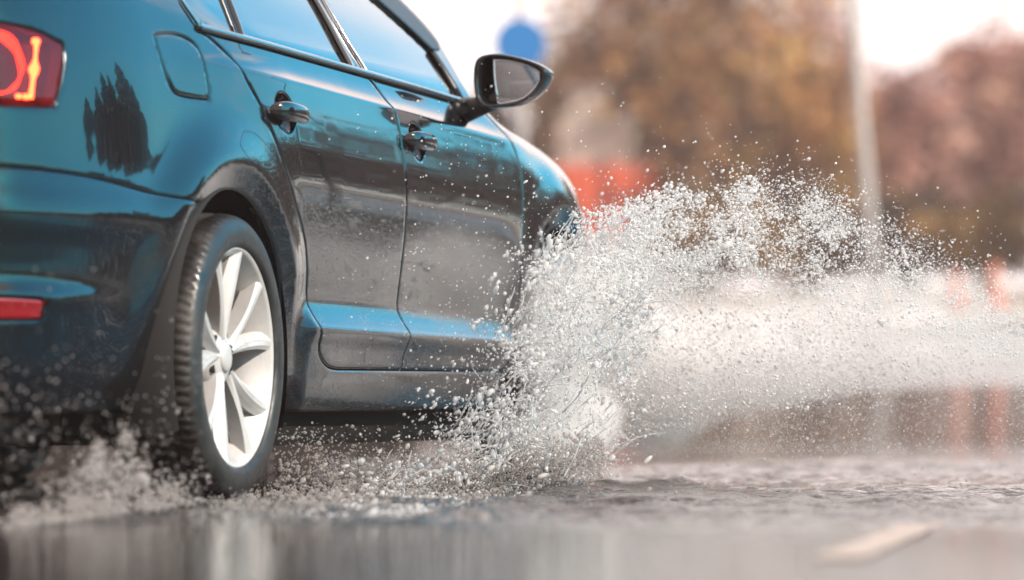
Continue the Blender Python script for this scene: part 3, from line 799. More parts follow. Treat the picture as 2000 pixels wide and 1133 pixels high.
dt2 = N(nt, 'ShaderNodeVectorMath', operation='DOT_PRODUCT'); dt2.inputs[1].default_value = (.93, -.08, .36); nt.links.new(tc.outputs['Generated'], dt2.inputs[0])
clear = mr(mth('ADD', mth('MAXIMUM', dt.outputs['Value'], mth('MULTIPLY', dt2.outputs['Value'], .88)), edge), .73, .87, 1., 0.)
mxx = mth('MAXIMUM', mth('MAXIMUM', hz, clear), streak)
front = mr(sp.outputs['Y'], -.25, .75, 0., 1.)
cc = N(nt, 'ShaderNodeMix', data_type='RGBA'); nt.links.new(front, cc.inputs[0]); cc.inputs[6].default_value = (3.3, 3.0, 3.0, 1); cc.inputs[7].default_value = (6.2, 5.5, 5.3, 1)
cl = N(nt, 'ShaderNodeMix', data_type='RGBA'); nt.links.new(mxx, cl.inputs[0]); nt.links.new(tint.outputs[2], cl.inputs[6]); nt.links.new(cc.outputs[2], cl.inputs[7])
nt.links.new(cl.outputs[2], bg.inputs['Color']); bg.inputs['Strength'].default_value = .15

scene.view_settings.view_transform = 'Standard'; scene.view_settings.look = 'None'
scene.view_settings.exposure = .86; scene.view_settings.gamma = 1.
try:
    cy = scene.cycles
    cy.max_bounces = 14; cy.transmission_bounces = 10; cy.transparent_max_bounces = 44; cy.volume_bounces = 3; cy.glossy_bounces = 5; cy.diffuse_bounces = 6
    cy.sample_clamp_indirect = 6.; cy.caustics_reflective = False; cy.caustics_refractive = False
    cy.use_denoising = True
except Exception: pass

# ------------------------------------------------------------------ ground
def T(x, y):
    x = np.asarray(x, float); y = np.asarray(y, float)
    z = np.interp(y, [-1e4, 21, 35, 48, 62, 82, 110, 400, 3000], [0, 0, .25, .70, 1.20, 1.85, 2.3, 4., 6.])
    return z + .020*np.clip(x, -6, 9)*sstep(20, 36, y)*(1 - sstep(60, 110, y)*.5)

def sheet(name, xs, ys, dz, mat, edge=None):
    X, Y = np.meshgrid(xs, ys, indexing='ij')
    if edge is not None: X, Y = edge(X, Y)
    v = np.stack([X, Y, T(X, Y) + dz], -1).reshape(-1,3); n = len(ys)
    i, j = np.meshgrid(np.arange(len(xs)-1), np.arange(n-1), indexing='ij')
    f = np.stack([i*n+j, (i+1)*n+j, (i+1)*n+j+1, i*n+j+1], -1).reshape(-1,4)
    return tag(mesh_np(name, v, f, mat), kind='structure')

def asphalt():
    m, nt, b, out = new_mat('wet asphalt')
    tc = N(nt, 'ShaderNodeTexCoord'); co = tc.outputs['Object']
    n1 = noise_node(nt, .35, 5, .6, co); n2 = noise_node(nt, 140, 3, .7, co)
    sp = N(nt, 'ShaderNodeSeparateXYZ'); nt.links.new(co, sp.inputs[0])
    dry = N(nt, 'ShaderNodeMapRange', interpolation_type='SMOOTHSTEP'); setin(dry, From_Min=31., From_Max=37., To_Min=0., To_Max=1.)
    ad = N(nt, 'ShaderNodeMath', operation='MULTIPLY_ADD'); ad.inputs[1].default_value = 6.; nt.links.new(n1.outputs['Fac'], ad.inputs[0]); nt.links.new(sp.outputs['Y'], ad.inputs[2])
    sb = N(nt, 'ShaderNodeMath', operation='SUBTRACT'); sb.inputs[1].default_value = 3.; nt.links.new(ad.outputs[0], sb.inputs[0]); nt.links.new(sb.outputs[0], dry.inputs['Value'])
    r = ramp(nt, n2.outputs['Fac'], [(.3, (.022,.021,.022)), (.7, (.05,.047,.046))])
    r2 = ramp(nt, n2.outputs['Fac'], [(.3, (.16,.16,.17)), (.7, (.25,.245,.25))])
    mx = N(nt, 'ShaderNodeMix', data_type='RGBA'); nt.links.new(dry.outputs[0], mx.inputs[0]); nt.links.new(r.outputs[0], mx.inputs[6]); nt.links.new(r2.outputs[0], mx.inputs[7]); nt.links.new(mx.outputs[2], b.inputs['Base Color'])
    rr = N(nt, 'ShaderNodeMapRange'); setin(rr, From_Min=0., From_Max=1., To_Min=.045, To_Max=.42); nt.links.new(dry.outputs[0], rr.inputs['Value']); nt.links.new(rr.outputs[0], b.inputs['Roughness'])
    bp = N(nt, 'ShaderNodeBump'); setin(bp, Strength=.04, Distance=.004); nt.links.new(n2.outputs['Fac'], bp.inputs['Height']); nt.links.new(bp.outputs[0], b.inputs['Normal'])
    return m

def noisy(name, c0, c1, scale, rough=.9, bump=.3):
    m, nt, b, out = new_mat(name); tc = N(nt, 'ShaderNodeTexCoord')
    n = noise_node(nt, scale, 7, .65, tc.outputs['Object']); r = ramp(nt, n.outputs['Fac'], [(.32, c0), (.68, c1)])
    nt.links.new(r.outputs[0], b.inputs['Base Color']); setin(b, Roughness=rough)
    n2 = noise_node(nt, scale*14, 4, .6, tc.outputs['Object'])
    bp = N(nt, 'ShaderNodeBump'); setin(bp, Strength=bump, Distance=.02); nt.links.new(n2.outputs['Fac'], bp.inputs['Height']); nt.links.new(bp.outputs[0], b.inputs['Normal'])
    return m

def puddle_mat():
    m, nt, b, out = new_mat('puddle water')
    setin(b, Base_Color=(.014, .010, .009, 1), Roughness=.03, IOR=1.33)
    b.inputs['Specular IOR Level'].default_value = .62
    tc = N(nt, 'ShaderNodeTexCoord'); co = tc.outputs['Object']
    sp = N(nt, 'ShaderNodeSeparateXYZ'); nt.links.new(co, sp.inputs[0])
    m1 = N(nt, 'ShaderNodeMapping'); m1.inputs['Scale'].default_value = (9., 5.5, 1); nt.links.new(co, m1.inputs[0])
    a = noise_node(nt, 1., 5, .62, m1.outputs[0])
    m2 = N(nt, 'ShaderNodeMapping'); m2.inputs['Scale'].default_value = (2.6, 1.2, 1); nt.links.new(co, m2.inputs[0])
    c = noise_node(nt, 1., 3, .5, m2.outputs[0])
    m3 = N(nt, 'ShaderNodeMapping'); m3.inputs['Scale'].default_value = (46., 26., 1); nt.links.new(co, m3.inputs[0])
    d = noise_node(nt, 1., 3, .6, m3.outputs[0])
    add = N(nt, 'ShaderNodeMath', operation='MULTIPLY_ADD'); add.inputs[1].default_value = .5; nt.links.new(c.outputs['Fac'], add.inputs[0]); nt.links.new(a.outputs['Fac'], add.inputs[2])
    ad2 = N(nt, 'ShaderNodeMath', operation='MULTIPLY_ADD'); ad2.inputs[1].default_value = .30; nt.links.new(d.outputs['Fac'], ad2.inputs[0]); nt.links.new(add.outputs[0], ad2.inputs[2])
    # calm close to the camera, stirred up round the car
    st = N(nt, 'ShaderNodeAttribute', attribute_name='rnd')
    m4 = N(nt, 'ShaderNodeMath', operation='MULTIPLY_ADD'); nt.links.new(st.outputs['Fac'], m4.inputs[0]); m4.inputs[1].default_value = .026; m4.inputs[2].default_value = .0042
    bp = N(nt, 'ShaderNodeBump'); setin(bp, Strength=1.)
    nt.links.new(m4.outputs[0], bp.inputs['Distance']); nt.links.new(ad2.outputs[0], bp.inputs['Height']); nt.links.new(bp.outputs[0], b.inputs['Normal'])
    return m

M['grass'] = noisy('rough verge grass', (.045,.040,.014), (.13,.10,.035), 1.6)
M['pavement'] = noisy('pale pavement', (.22,.18,.15), (.32,.27,.23), 2.2, .8)
M['paintline'] = noisy('worn road paint', (.25,.20,.175), (.38,.315,.275), 9., .6, .15)
ysg = np.r_[np.linspace(-60, 20, 12), np.linspace(21, 120, 60), np.linspace(130, 3000, 12)]
sheet('ground', np.r_[np.linspace(-1500, -70, 6), np.linspace(-60, 60, 41), np.linspace(70, 1500, 6)], ysg, -.03, M['grass'])
sheet('road', np.linspace(-45, 60, 71), np.r_[np.linspace(-30, 20, 8), np.linspace(21, 48, 28)], 0., asphalt(),
      edge=lambda X, Y: (X, np.where(Y > 47.5, Y - .08*X, Y)))
sheet('pavement', np.linspace(-45, 60, 71), np.linspace(48.0, 62, 9), .10, M['pavement'], edge=lambda X, Y: (X, np.where(Y < 48.5, Y - .08*X, Y)))
def wob(X, Y):
    e = 20.6 + .5*np.sin(X*.9) + .35*np.sin(X*2.3+1) + .2*np.sin(X*5.1)
    return X, np.where(Y > 20, e, Y)
px_ = np.r_[np.linspace(-7, -2.3, 14)[:-1], np.arange(-2.3, 3.4, .02), np.linspace(3.4, 16, 40)]; py_ = np.r_[np.linspace(1.5, 8.0, 20)[:-1], np.arange(8.0, 17.5, .021), np.linspace(17.5, 18.5, 12)[:-1], np.linspace(18.5, 19.8, 12), 20.5]
PX, PY = np.meshgrid(px_, py_, indexing='ij')
r = np.random.default_rng(77); H = np.zeros_like(PX)
for k in range(46):
    lam = .052*(6.**r.random()); a = r.normal()*1.0 + (PI/2 if r.random() < .6 else r.random()*PI); kk = 2*PI/lam
    H += np.sin(kk*(PX*math.cos(a) + PY*math.sin(a)) + 1.2*np.sin(PX*1.3*r.normal() + PY*1.1*r.normal() + 6*r.random()) + r.random()*6.28)*lam*.0070
gust = .35 + .9*np.clip(.5 + .5*(np.sin(PX*1.9 + 1.3*np.sin(PY*.8)) * np.sin(PY*1.35 + 1.1*np.sin(PX*1.1+2))), 0, 1)
amp = sstep(8.2, 9.3, PY + .25*np.sin(PX*2.1) + .15*np.sin(PX*5.3))*(1 - sstep(14.5, 18.2, PY)*.93)*(1 - sstep(.110, .138, PX/np.maximum(PY, 1.)))*sstep(-2.3, -1.6, PX)*sstep(-.55, -.05, (PX-HUB0[0])*RGT[0] + (PY-HUB0[1])*RGT[1])
calm = amp.copy(); amp = amp*gust
H = np.maximum(H*amp, -.0045)
PX, PY = wob(PX, PY)
n = len(py_); i, j = np.meshgrid(np.arange(len(px_)-1), np.arange(n-1), indexing='ij')
tag(mesh_np('puddle', np.stack([PX, PY, H + .006 + T(PX, PY)], -1).reshape(-1,3), np.stack([i*n+j, (i+1)*n+j, (i+1)*n+j+1, i*n+j+1], -1).reshape(-1,4), puddle_mat(), rand=calm.ravel()), kind='structure')
# worn lane dash standing clear of the water
q = []
for t in np.linspace(0, 1, 16):
    c = np.array([.468, 7.0]) + t*np.array([.284, 1.83]); w = .037*(1 + .04*math.sin(23*t))
    q += [(c[0]-w, c[1]+w*.27, .0078), (c[0]+w, c[1]-w*.27, .0078)]
tag(mesh_np('road_marking', q, np.array([(2*a, 2*a+1, 2*a+3, 2*a+2) for a in range(15)]), M['paintline']), kind='structure')

# ------------------------------------------------------------------ background things
def leaf_mat(name, stops, trans=.35):
    m, nt, b, out = new_mat(name)
    at_ = N(nt, 'ShaderNodeAttribute', attribute_name='rnd'); r = ramp(nt, at_.outputs['Fac'], stops)
    nt.links.new(r.outputs[0], b.inputs['Base Color']); setin(b, Roughness=.6)
    t = N(nt, 'ShaderNodeBsdfTranslucent'); nt.links.new(r.outputs[0], t.inputs[0])
    mx = N(nt, 'ShaderNodeMixShader'); mx.inputs[0].default_value = trans
    nt.links.new(b.outputs[0], mx.inputs[1]); nt.links.new(t.outputs[0], mx.inputs[2]); nt.links.new(mx.outputs[0], out.inputs['Surface'])
    return m
M['leaf_brown'] = leaf_mat('autumn brown leaves', [(0,(.10,.05,.03)),(.35,(.24,.11,.045)),(.65,(.40,.19,.06)),(.85,(.48,.28,.07)),(1,(.26,.19,.06))])
M['leaf_olive'] = leaf_mat('olive and rust leaves', [(0,(.07,.05,.025)),(.4,(.17,.10,.04)),(.75,(.28,.18,.05)),(1,(.36,.21,.06))])
M['leaf_rose_glow'] = leaf_mat('reddish leaves with glow tint', [(0,(.20,.09,.075)),(.4,(.36,.17,.14)),(.75,(.50,.27,.22)),(1,(.55,.36,.27))])  # pale pink glow mixed into the leaf colour
M['leaf_dark'] = leaf_mat('dark shrub leaves', [(0,(.018,.012,.008)),(.5,(.05,.03,.018)),(1,(.10,.055,.025))])
M['leaf_woods'] = leaf_mat('dark woods leaves', [(0,(.008,.006,.005)),(.6,(.026,.014,.008)),(1,(.085,.038,.015))])
M['needle'] = leaf_mat('dark needles', [(0,(.010,.010,.008)),(1,(.03,.028,.018))], .1)
M['bark'] = noisy('bark', (.03,.022,.018), (.09,.07,.055), 6.)

def quads(c, size, r, flat=0.):
    n = len(c); a = r.normal(size=(n,3)); a /= np.linalg.norm(a, axis=1)[:,None]
    b = np.cross(a, r.normal(size=(n,3))); b /= np.linalg.norm(b, axis=1)[:,None]
    s = size[:,None]
    v = np.stack([c - a*s, c + b*s*.6, c + a*s, c - b*s*.6], 1).reshape(-1,3)
    return v, np.arange(4*n).reshape(-1,4)

def crown(r, n_clumps, per, R, clump, leaf):
    """clumps of leaves through an uneven ellipsoid; returns points, sizes, clump tones"""
    C = r.normal(size=(n_clumps,3)); C /= np.linalg.norm(C, axis=1)[:,None]; C *= (r.random(n_clumps)**.45)[:,None]
    C *= np.array(R); tone = r.random(n_clumps)
    p = np.repeat(C, per, 0) + r.normal(size=(n_clumps*per,3))*np.array(clump)*(.6+.8*np.repeat(r.random(n_clumps), per))[:,None]
    return C, p, leaf*(.6+.8*r.random(len(p))), np.clip(np.repeat(tone, per) + r.normal(size=len(p))*.16, 0, 1)

def tree(label, px, D, h, R, mat, seed, group, trunk_h=1.6, n_clumps=70, per=70, leaf=.14, kind='tree', name='autumn_tree'):
    r = np.random.default_rng(seed); x = (px-1000)/F_PX*D; g = float(T(x, D))
    root = empty(name, (x, D, g)); tag(root, label, kind, group)
    cz = trunk_h + R[2]*.8
    C, p, s, t = crown(r, n_clumps, per, R, np.array(R)*.17, leaf)
    keep = p[:,2] + cz > .15
    v, f = quads((p + [0,0,cz])[keep], s[keep], r)
    mesh_np('crown', v, f, mat, root, False, rand=np.repeat(t[keep], 4))
    mb = MB()
    mb.tube([(0,0,-.1),(.05,0,trunk_h*.5),(0,.05,trunk_h),(0,0,cz)], [h*.032, h*.026, h*.02, h*.009], 9)
    for c in C[:26]:
        k = np.array([0,0,trunk_h*.7 + r.random()*(cz-trunk_h)*.8]); e = c*.9 + [0,0,cz]
        mb.tube([k, (k+e)/2 + [0,0,.15*R[2]*r.random()], e], [h*.011, h*.007, h*.002], 6)
    mb.build('trunk', M['bark'], root)
    return root
GT = 'trees along the far side of the road'
tree('large orange-brown autumn tree filling the background right of the blue sign', 1335, 92, 8., (2.7,2.6,2.9), M['leaf_brown'], 1, GT, 1.7, 110, 80)
tree('olive and rust coloured tree behind the red lorry', 1165, 104, 6., (1.5,2.2,2.0), M['leaf_olive'], 2, GT, 1.6, 70, 70)
tree('thin pinkish tree with sky showing through, between big tree and lamp post', 1590, 112, 9., (1.35,1.8,3.0), M['leaf_rose_glow'], 3, GT, 2.6, 34, 50)
tree('broad reddish tree at the right edge of the picture', 1930, 100, 6.4, (1.9,2.4,2.0), M['leaf_rose_glow'], 4, GT, 1.5, 90, 80)
tree('reddish rounded tree just right of the lamp post', 1765, 96, 5.4, (1.25,2.,1.6), M['leaf_rose_glow'], 5, GT, 1.4, 60, 70)
tree('golden brown low tree in front of the lamp post side of the big tree', 1560, 86, 5., (1.35,1.8,1.6), M['leaf_brown'], 6, GT, 1.0, 60, 70)
tree('pale peach tree far off, between car pillar and wing mirror', 905, 150, 7., (2.,2.5,2.2), M['leaf_brown'], 7, GT, 1.6, 40, 60)
GS = 'dark shrubs below the autumn trees'
for k, (px, D, w, hh, lab) in enumerate([(1335, 82, .9, .95, 'dark bush beside the red lorry'), (1410, 79, 1.1, .85, 'dark brown bush under the large orange-brown tree'), (1530, 80, 1.0, .8, 'dark bush left of the lamp post'),
                                         (1660, 82, 1.0, .9, 'dark bush behind the lamp post foot'), (1790, 81, 1.1, .8, 'dark bush behind the orange road posts'), (1920, 80, 1.2, .75, 'dark bush at the right edge beneath the reddish tree'), (1180, 104, 1.6, 1.3, 'dark bush behind the red lorry')]):
    tree(lab, px, D, 1.8, (w, 1., hh), M['leaf_dark'] if k % 2 == 0 else M['leaf_olive'], 20+k, GS, .25, 40, 60, .09, 'bush', 'roadside_bush')

# far woods on the right-hand side of the road (seen mirrored in the car's flank)
r = np.random.default_rng(50); pts, sz_, tn = [], [], []
for k in range(620):
    az = math.radians(9.5 + 349*k/620. + r.normal()*.6); D = 78 + 26*r.random(); deg = math.degrees(az) % 360
    hm = 9.2 if deg < 40 else 6.5
    if deg > 352: hm = 7.5
    if deg > 357.4: hm = 3.4
    h = hm*(.72 + .5*r.random())*(D/80)
    x, y = D*math.sin(az), D*math.cos(az); near = 8 < deg < 80; n = 480 if near else 150
    q = r.normal(size=(n,3)); q /= np.linalg.norm(q, axis=1)[:,None]; q *= (r.random(n)**.4)[:,None]
    q = q*[2.5 + r.random(), 2.5, h*.5] + [x, y, h*.52 + float(T(x, y))]; q[:,2] += .25*h*.1*r.normal(size=n); q[:,2] = np.maximum(q[:,2], float(T(x, y)) + .15)
    pts.append(q); sz_.append((.30 if near else .62)*(.5+.9*r.random(n))); tn.append(np.clip(r.random()*.8 + r.normal(size=n)*.15, 0, 1))
v, f = quads(np.concatenate(pts), np.concatenate(sz_), r)
tag(mesh_np('far_woods', v, f, M['leaf_woods'], None, False, rand=np.repeat(np.concatenate(tn), 4)), 'dark autumn woods ringing the road, mirrored in the flank of the car', 'woods', kind='stuff')
pts, sz_ = [], []
for az, D, h in ((41, 52, 8.2), (43, 55, 11), (44.6, 50, 9), (46.5, 53, 10), (48.3, 52, 8.8), (50, 50, 8.), (52, 56, 7.4)):
    az = math.radians(az); x, y = D*math.sin(az), D*math.cos(az); n = 2200
    t = r.random(n)**.8; rad = (1-t**1.4)*h*.5*(.45+.55*np.abs(np.sin(t*27 + az*40)))*r.random(n)**.5; a = r.random(n)*2*PI
    pts.append(np.c_[x + rad*np.cos(a), y + rad*np.sin(a), .6 + t*h + float(T(x,y))]); sz_.append(.36*(.5 + (1-t)))
v, f = quads(np.concatenate(pts), np.concatenate(sz_), r)
tag(mesh_np('conifer_grove', v, f, M['needle'], None, False, rand=r.random(len(v))), 'dark conifer grove mirrored in the rear flank of the car', 'woods', kind='stuff')

# hedge added beyond the car so the water under it mirrors dark
r = np.random.default_rng(90); root = empty('unseen_hedge', (-4., 33.5, float(T(-4., 33.5)))); tag(root, 'dark clipped hedge added beyond the black car to darken the water under it', 'unseen_hedge')
n = 9000; q = np.c_[r.uniform(-9, 3.35, n), r.normal(size=n)*.28, r.random(n)**.8*1.25 + .05]
v, f = quads(q, .07*(.6+.8*r.random(n)), r); mesh_np('foliage', v, f, M['leaf_dark'], root, False, rand=np.clip(np.repeat(r.random(n), 4), 0, 1))
mb = MB(); mb.box((-2.8, 0, .55), (12.3, .3, 1.1)); mb.build('dark_core', M['inner'], root, False)

# blue round sign on a tall pale post
M['galv'] = simple('galvanised post', (.34,.32,.31), .55, .1)
M['sign_blue'] = simple('blue sign face', (.002,.13,.36), .85)
M['sign_rim'] = simple('white sign rim', (.75,.76,.77), .4)
D = 45; c = at(1016, 85, D)[()]; g = float(T(c[0], D))
root = empty('traffic_sign', (c[0], D, g)); tag(root, 'round blue traffic sign on a pale post behind the wing mirror', 'traffic sign')
hz_ = c[2]-g
mb = MB(); mb.tube([(0,.05,0),(0,.05,hz_+1.9)], .055, 16); mb.build('post', M['galv'], root)
def disc(y0, y1, R, n=48):
    t = np.linspace(0, 2*PI, n, endpoint=False); a = np.c_[R*np.cos(t), np.full(n,y0), hz_ + R*np.sin(t)]; b = a.copy(); b[:,1] = y1
    v = np.r_[a, b, [(0,y0,hz_)], [(0,y1,hz_)]]; q = np.arange(n); s = (q+1) % n
    f = np.r_[np.c_[q, s, s+n, q+n], np.c_[np.full(n,2*n), s, q, q], np.c_[np.full(n,2*n+1), q+n, s+n, s+n]]
    return v, f
mb = MB(); mb.add(*disc(-.02, -.012, .235)); mb.build('sign_face', M['sign_blue'], root, False)
mb = MB(); mb.add(*disc(-.010, .004, .245)); mb.box((0,.03,hz_),(.12,.05,.05)); mb.build('sign_back', M['sign_blue'], root, False)

# pale lamp post on the right, leaning a little
D = 44; b = at(1716, 560, D)[()]; g = float(T(b[0], D))
root = empty('lamp_post', (b[0], D, g)); tag(root, 'pale lamp post leaning slightly left at the right of the picture', 'lamp post')
mb = MB(); mb.tube([(0.02,0,0),(-.10,0,1.4),(-.32,0,4.2),(-.55,0,7.)], [.062,.058,.05,.042], 18); mb.build('pole', M['galv'], root)
mb = MB(); mb.tube([(-.55,0,6.95),(-.62,-.1,7.5),(-.75,-.6,7.8),(-.8,-1.2,7.85)], [.045,.04,.035,.03], 12); mb.build('arm', M['galv'], root)
mb = MB(); mb.tube([(-.8,-1.1,7.84),(-.8,-1.3,7.84),(-.8,-1.75,7.82),(-.8,-1.85,7.82)], [.04,.10,.09,.03], 14); mb.build('lamp_head', M['plastic'], root)
mb = MB(); mb.box((0.02,0,.05),(.34,.34,.10)); mb.build('base', M['galv'], root)

# street lamps over on the right (their curved arms show in the side glass)
def street_lamp(x, y, h, lab):
    root = empty('street_lamp', (x, y, float(T(x, y)))); tag(root, lab, 'street lamp')
    mb = MB(); mb.tube([(0,0,0),(0,0,h*.8),(0,0,h)], [.11,.08,.06], 12); mb.build('pole', M['plastic'], root)
    t = np.linspace(0, PI/2, 9); mb = MB(); mb.tube(np.c_[-1.8*np.sin(t)*1.2, 0*t, h - .02 + 1.1*(1-np.cos(t))*.0 + 1.0*np.sin(t)], .05, 8); mb.build('arm', M['plastic'], root)
    mb = MB(); mb.tube([(-2.0,0,h+.98),(-2.3,0,h+1.0),(-2.9,0,h+.98)], [.08,.16,.06], 10); mb.build('lamp_head', M['plastic'], root)

street_lamp(14.6, 32.4, 7.4, 'tall street lamp far right of the puddle, mirrored in the flank of the car')

# red lorry with a pale load
def lorry():
    D = 90.; c = at(1160, 470, D)[()]; g = float(T(c[0], D)); rz = -math.radians(15)
    root = empty('red_lorry', (c[0], D, g), rz); tag(root, 'orange-red dropside lorry with pale crates on its bed, beyond the splash', 'lorry')
    red = simple('orange-red lorry paint', (.68,.11,.045), .4, 0, Coat_Weight=.4); pale = noisy('pale crate board', (.40,.33,.29), (.52,.45,.41), 3., .7)
    w = 2.0
    mb = MB(); mb.box((0, 2.2, 1.05), (w, 4.4, .16)); mb.box((0, .04, 1.75), (w, .07, 1.3)); mb.box((-w/2+.035, 2.2, 1.75), (.07, 4.25, 1.3)); mb.box((w/2-.035, 2.2, 1.75), (.07, 4.25, 1.3)); mb.box((0, 4.38, 1.75), (w, .07, 1.3))
    for x in (-.96, -.32, .32, .96): mb.box((x, -.005, 1.75), (.07, .05, 1.32))
    mb.build('bed', red, root, False)
    sec = [(4.6,.6),(4.6,2.95),(4.75,3.12),(5.7,3.05),(6.25,1.9),(6.45,1.7),(6.5,.6)]
    v = [(x, y, z) for x in (-w/2, w/2) for y, z in sec]; k = len(sec)
    mb = MB(); mb.add(v, [(b, (b+1) % k, k+(b+1) % k, k+b) for b in range(k)]); mb.add(v, [(0,b,b+1,b+1) for b in range(1,k-1)] + [(k,k+b+1,k+b,k+b) for b in range(1,k-1)])
    cab = mb.build('cab', red, root, False)
    mb = MB(); mb.box((0, 4.592, 2.35), (1.3, .02, .6)); mb.box((w/2+.004, 5.3, 2.35), (.02, .9, .7)); mb.build('cab_window', M['gloss_black'], cab, False)
    mb = MB(); mb.box((0, 3.2, .80), (.9, 6.2, .22)); mb.build('chassis', M['plastic'], root, False)
    for y in (1.0, 5.4):
        for x in (-.82, .82):
            mb = MB(); mb.tube([(x-.16,y,.48),(x-.14,y,.48),(x+.14,y,.48),(x+.16,y,.48)], [.40,.48,.48,.40], 24); mb.build('wheel', M['tyre'], root)
    for x in (-.75, .75):
        mb = MB(); mb.box((x, -.04, .92), (.34, .05, .14)); mb.build('tail_light', M['reflector'], root, False)
    mb = MB(); mb.box((0, -.03, .90), (.52, .02, .12)); mb.build('number_plate', pale, root, False)
    cs, sn = math.cos(rz), math.sin(rz)
    for x, y, z, d, lab in ((-.02, .85, 1.135, (1.3, 1.3, 2.25), 'tall pale crate riding on the bed of the red lorry'), (-.22, .75, 3.39, (.62, .7, .50), 'small pale crate standing on top of the tall one')):
        mb = MB(); a, b_, h = d
        mb.box((0,0,h/2), (a, b_, h)); t = .05
        for sx in (-1,1):
            for sy in (-1,1): mb.box((sx*(a/2), sy*(b_/2), h/2), (t*1.6, t*1.6, h+.004))
            mb.box((0, sx*(b_/2+.004), h-.05), (a, t, .1)); mb.box((0, sx*(b_/2+.004), .05), (a, t, .1))
        o = mb.build('pale_crate', pale, None, False); o.location = (c[0]+x*cs-y*sn, D+x*sn+y*cs, g+z); o.rotation_euler = (0,0,rz)
        tag(o, lab, 'crate', 'crates on the red lorry')
lorry()

# orange road posts behind the spray
M['orange'] = simple('orange plastic', (.42,.12,.07), .45)
M['white_band'] = simple('white reflective band', (.5,.45,.42), .35)
for k, (px, D, h, lab) in enumerate(((1868, 52, .46, 'shorter orange road post, left one of two'), (1943, 50, .56, 'taller orange road post nearest the right edge'))):
    x = (px-1000)/F_PX*D; g = float(T(x, D)) + .10
    root = empty('road_post', (x, D, g)); tag(root, lab, 'road post', 'orange road posts')
    mb = MB(); mb.tube([(0,0,.04),(0,0,.10),(0,0,h*.6),(0,0,h)], [.12,.10,.075,.05], 16); mb.build('post', M['orange'], root)
    mb = MB(); mb.tube([(0,0,h*.66),(0,0,h*.80)], [.074,.066], 16); mb.build('band', M['white_band'], root)
    mb = MB(); mb.box((0,0,.02),(.34,.34,.04)); mb.build('foot', M['plastic'], root, False)

# ------------------------------------------------------------------ splash
def ico(sub):
    p = (1+5**.5)/2
    v = [(-1,p,0),(1,p,0),(-1,-p,0),(1,-p,0),(0,-1,p),(0,1,p),(0,-1,-p),(0,1,-p),(p,0,-1),(p,0,1),(-p,0,-1),(-p,0,1)]
    f = [(0,11,5),(0,5,1),(0,1,7),(0,7,10),(0,10,11),(1,5,9),(5,11,4),(11,10,2),(10,7,6),(7,1,8),(3,9,4),(3,4,2),(3,2,6),(3,6,8),(3,8,9),(4,9,5),(2,4,11),(6,2,10),(8,6,7),(9,8,1)]
    v = [np.array(q)/np.linalg.norm(q) for q in v]
    for _ in range(sub):
        c = {}; nf = []
        def mid(a, b):
            k = (min(a,b), max(a,b))
            if k not in c: m = v[a]+v[b]; v.append(m/np.linalg.norm(m)); c[k] = len(v)-1
            return c[k]
        for a, b, d in f:
            x, y, z = mid(a,b), mid(b,d), mid(d,a); nf += [(a,x,z),(b,y,x),(d,z,y),(x,y,z)]
        f = nf
    return np.array(v), np.array(f)
ICO = [ico(0), ico(1), ico(2)]
OCT = (np.array([(1,0,0),(-1,0,0),(0,1,0),(0,-1,0),(0,0,1),(0,0,-1)], float), np.array([(0,2,4),(2,1,4),(1,3,4),(3,0,4),(2,0,5),(1,2,5),(3,1,5),(0,3,5)]))

def blobs(parts, flow_dir=None):
    """parts: (points, radii, base, irregularity) -> one vertex/face list"""
    V, Fc, k = [], [], 0
    for p, rad, base, irr in parts:
        b, f = base; n = len(p)
        if n == 0: continue
        ax = rng.normal(size=(n,3)); st = 1 + irr*np.abs(rng.normal(size=n))
        if flow_dir is not None and irr > 0:
            ax = ax*.45 + flow_dir(p); st = 1 + irr*2.2*np.abs(rng.normal(size=n))
        ax /= np.linalg.norm(ax, axis=1)[:,None]
        d = b[None] @ np.eye(3)
        dot = (d*ax[:,None]).sum(-1)
        d = d + ax[:,None]*(dot*(st-1)[:,None])[...,None]
        if irr > 0 and len(b) > 12:
            ph = rng.random((n,3,1))*6.28; fq = rng.normal(size=(n,3,3))*1.7
            wob = sum(np.sin((b @ fq[:,q].T).T + ph[:,q]) for q in range(3))
            d = d*(1 + .13*irr*wob)[...,None]
        v = p[:,None] + d*rad[:,None,None]
        V.append(v.reshape(-1,3)); Fc.append((f[None] + (np.arange(n)*len(b))[:,None,None]).reshape(-1,3) + k); k += n*len(b)
    return np.concatenate(V), np.concatenate(Fc)

def field(seed, scale):
    """smooth random field on the photograph's plane, about 0..1"""
    r = np.random.default_rng(seed); k = r.normal(size=(14,2))/scale; ph = r.random(14)*6.28
    return lambda x, y: .5 + .5*np.tanh(sum(np.sin(x*a + y*b + c) for (a, b), c in zip(k, ph))/2.6)
def lim(p):            # nothing sinks below the water
    p[:,2] = np.maximum(p[:,2], .009); return p
def keepZ(py, Z): return np.where(py > HOR+5, np.minimum(Z, 2375./np.maximum(py-HOR, 5) - .05), Z)

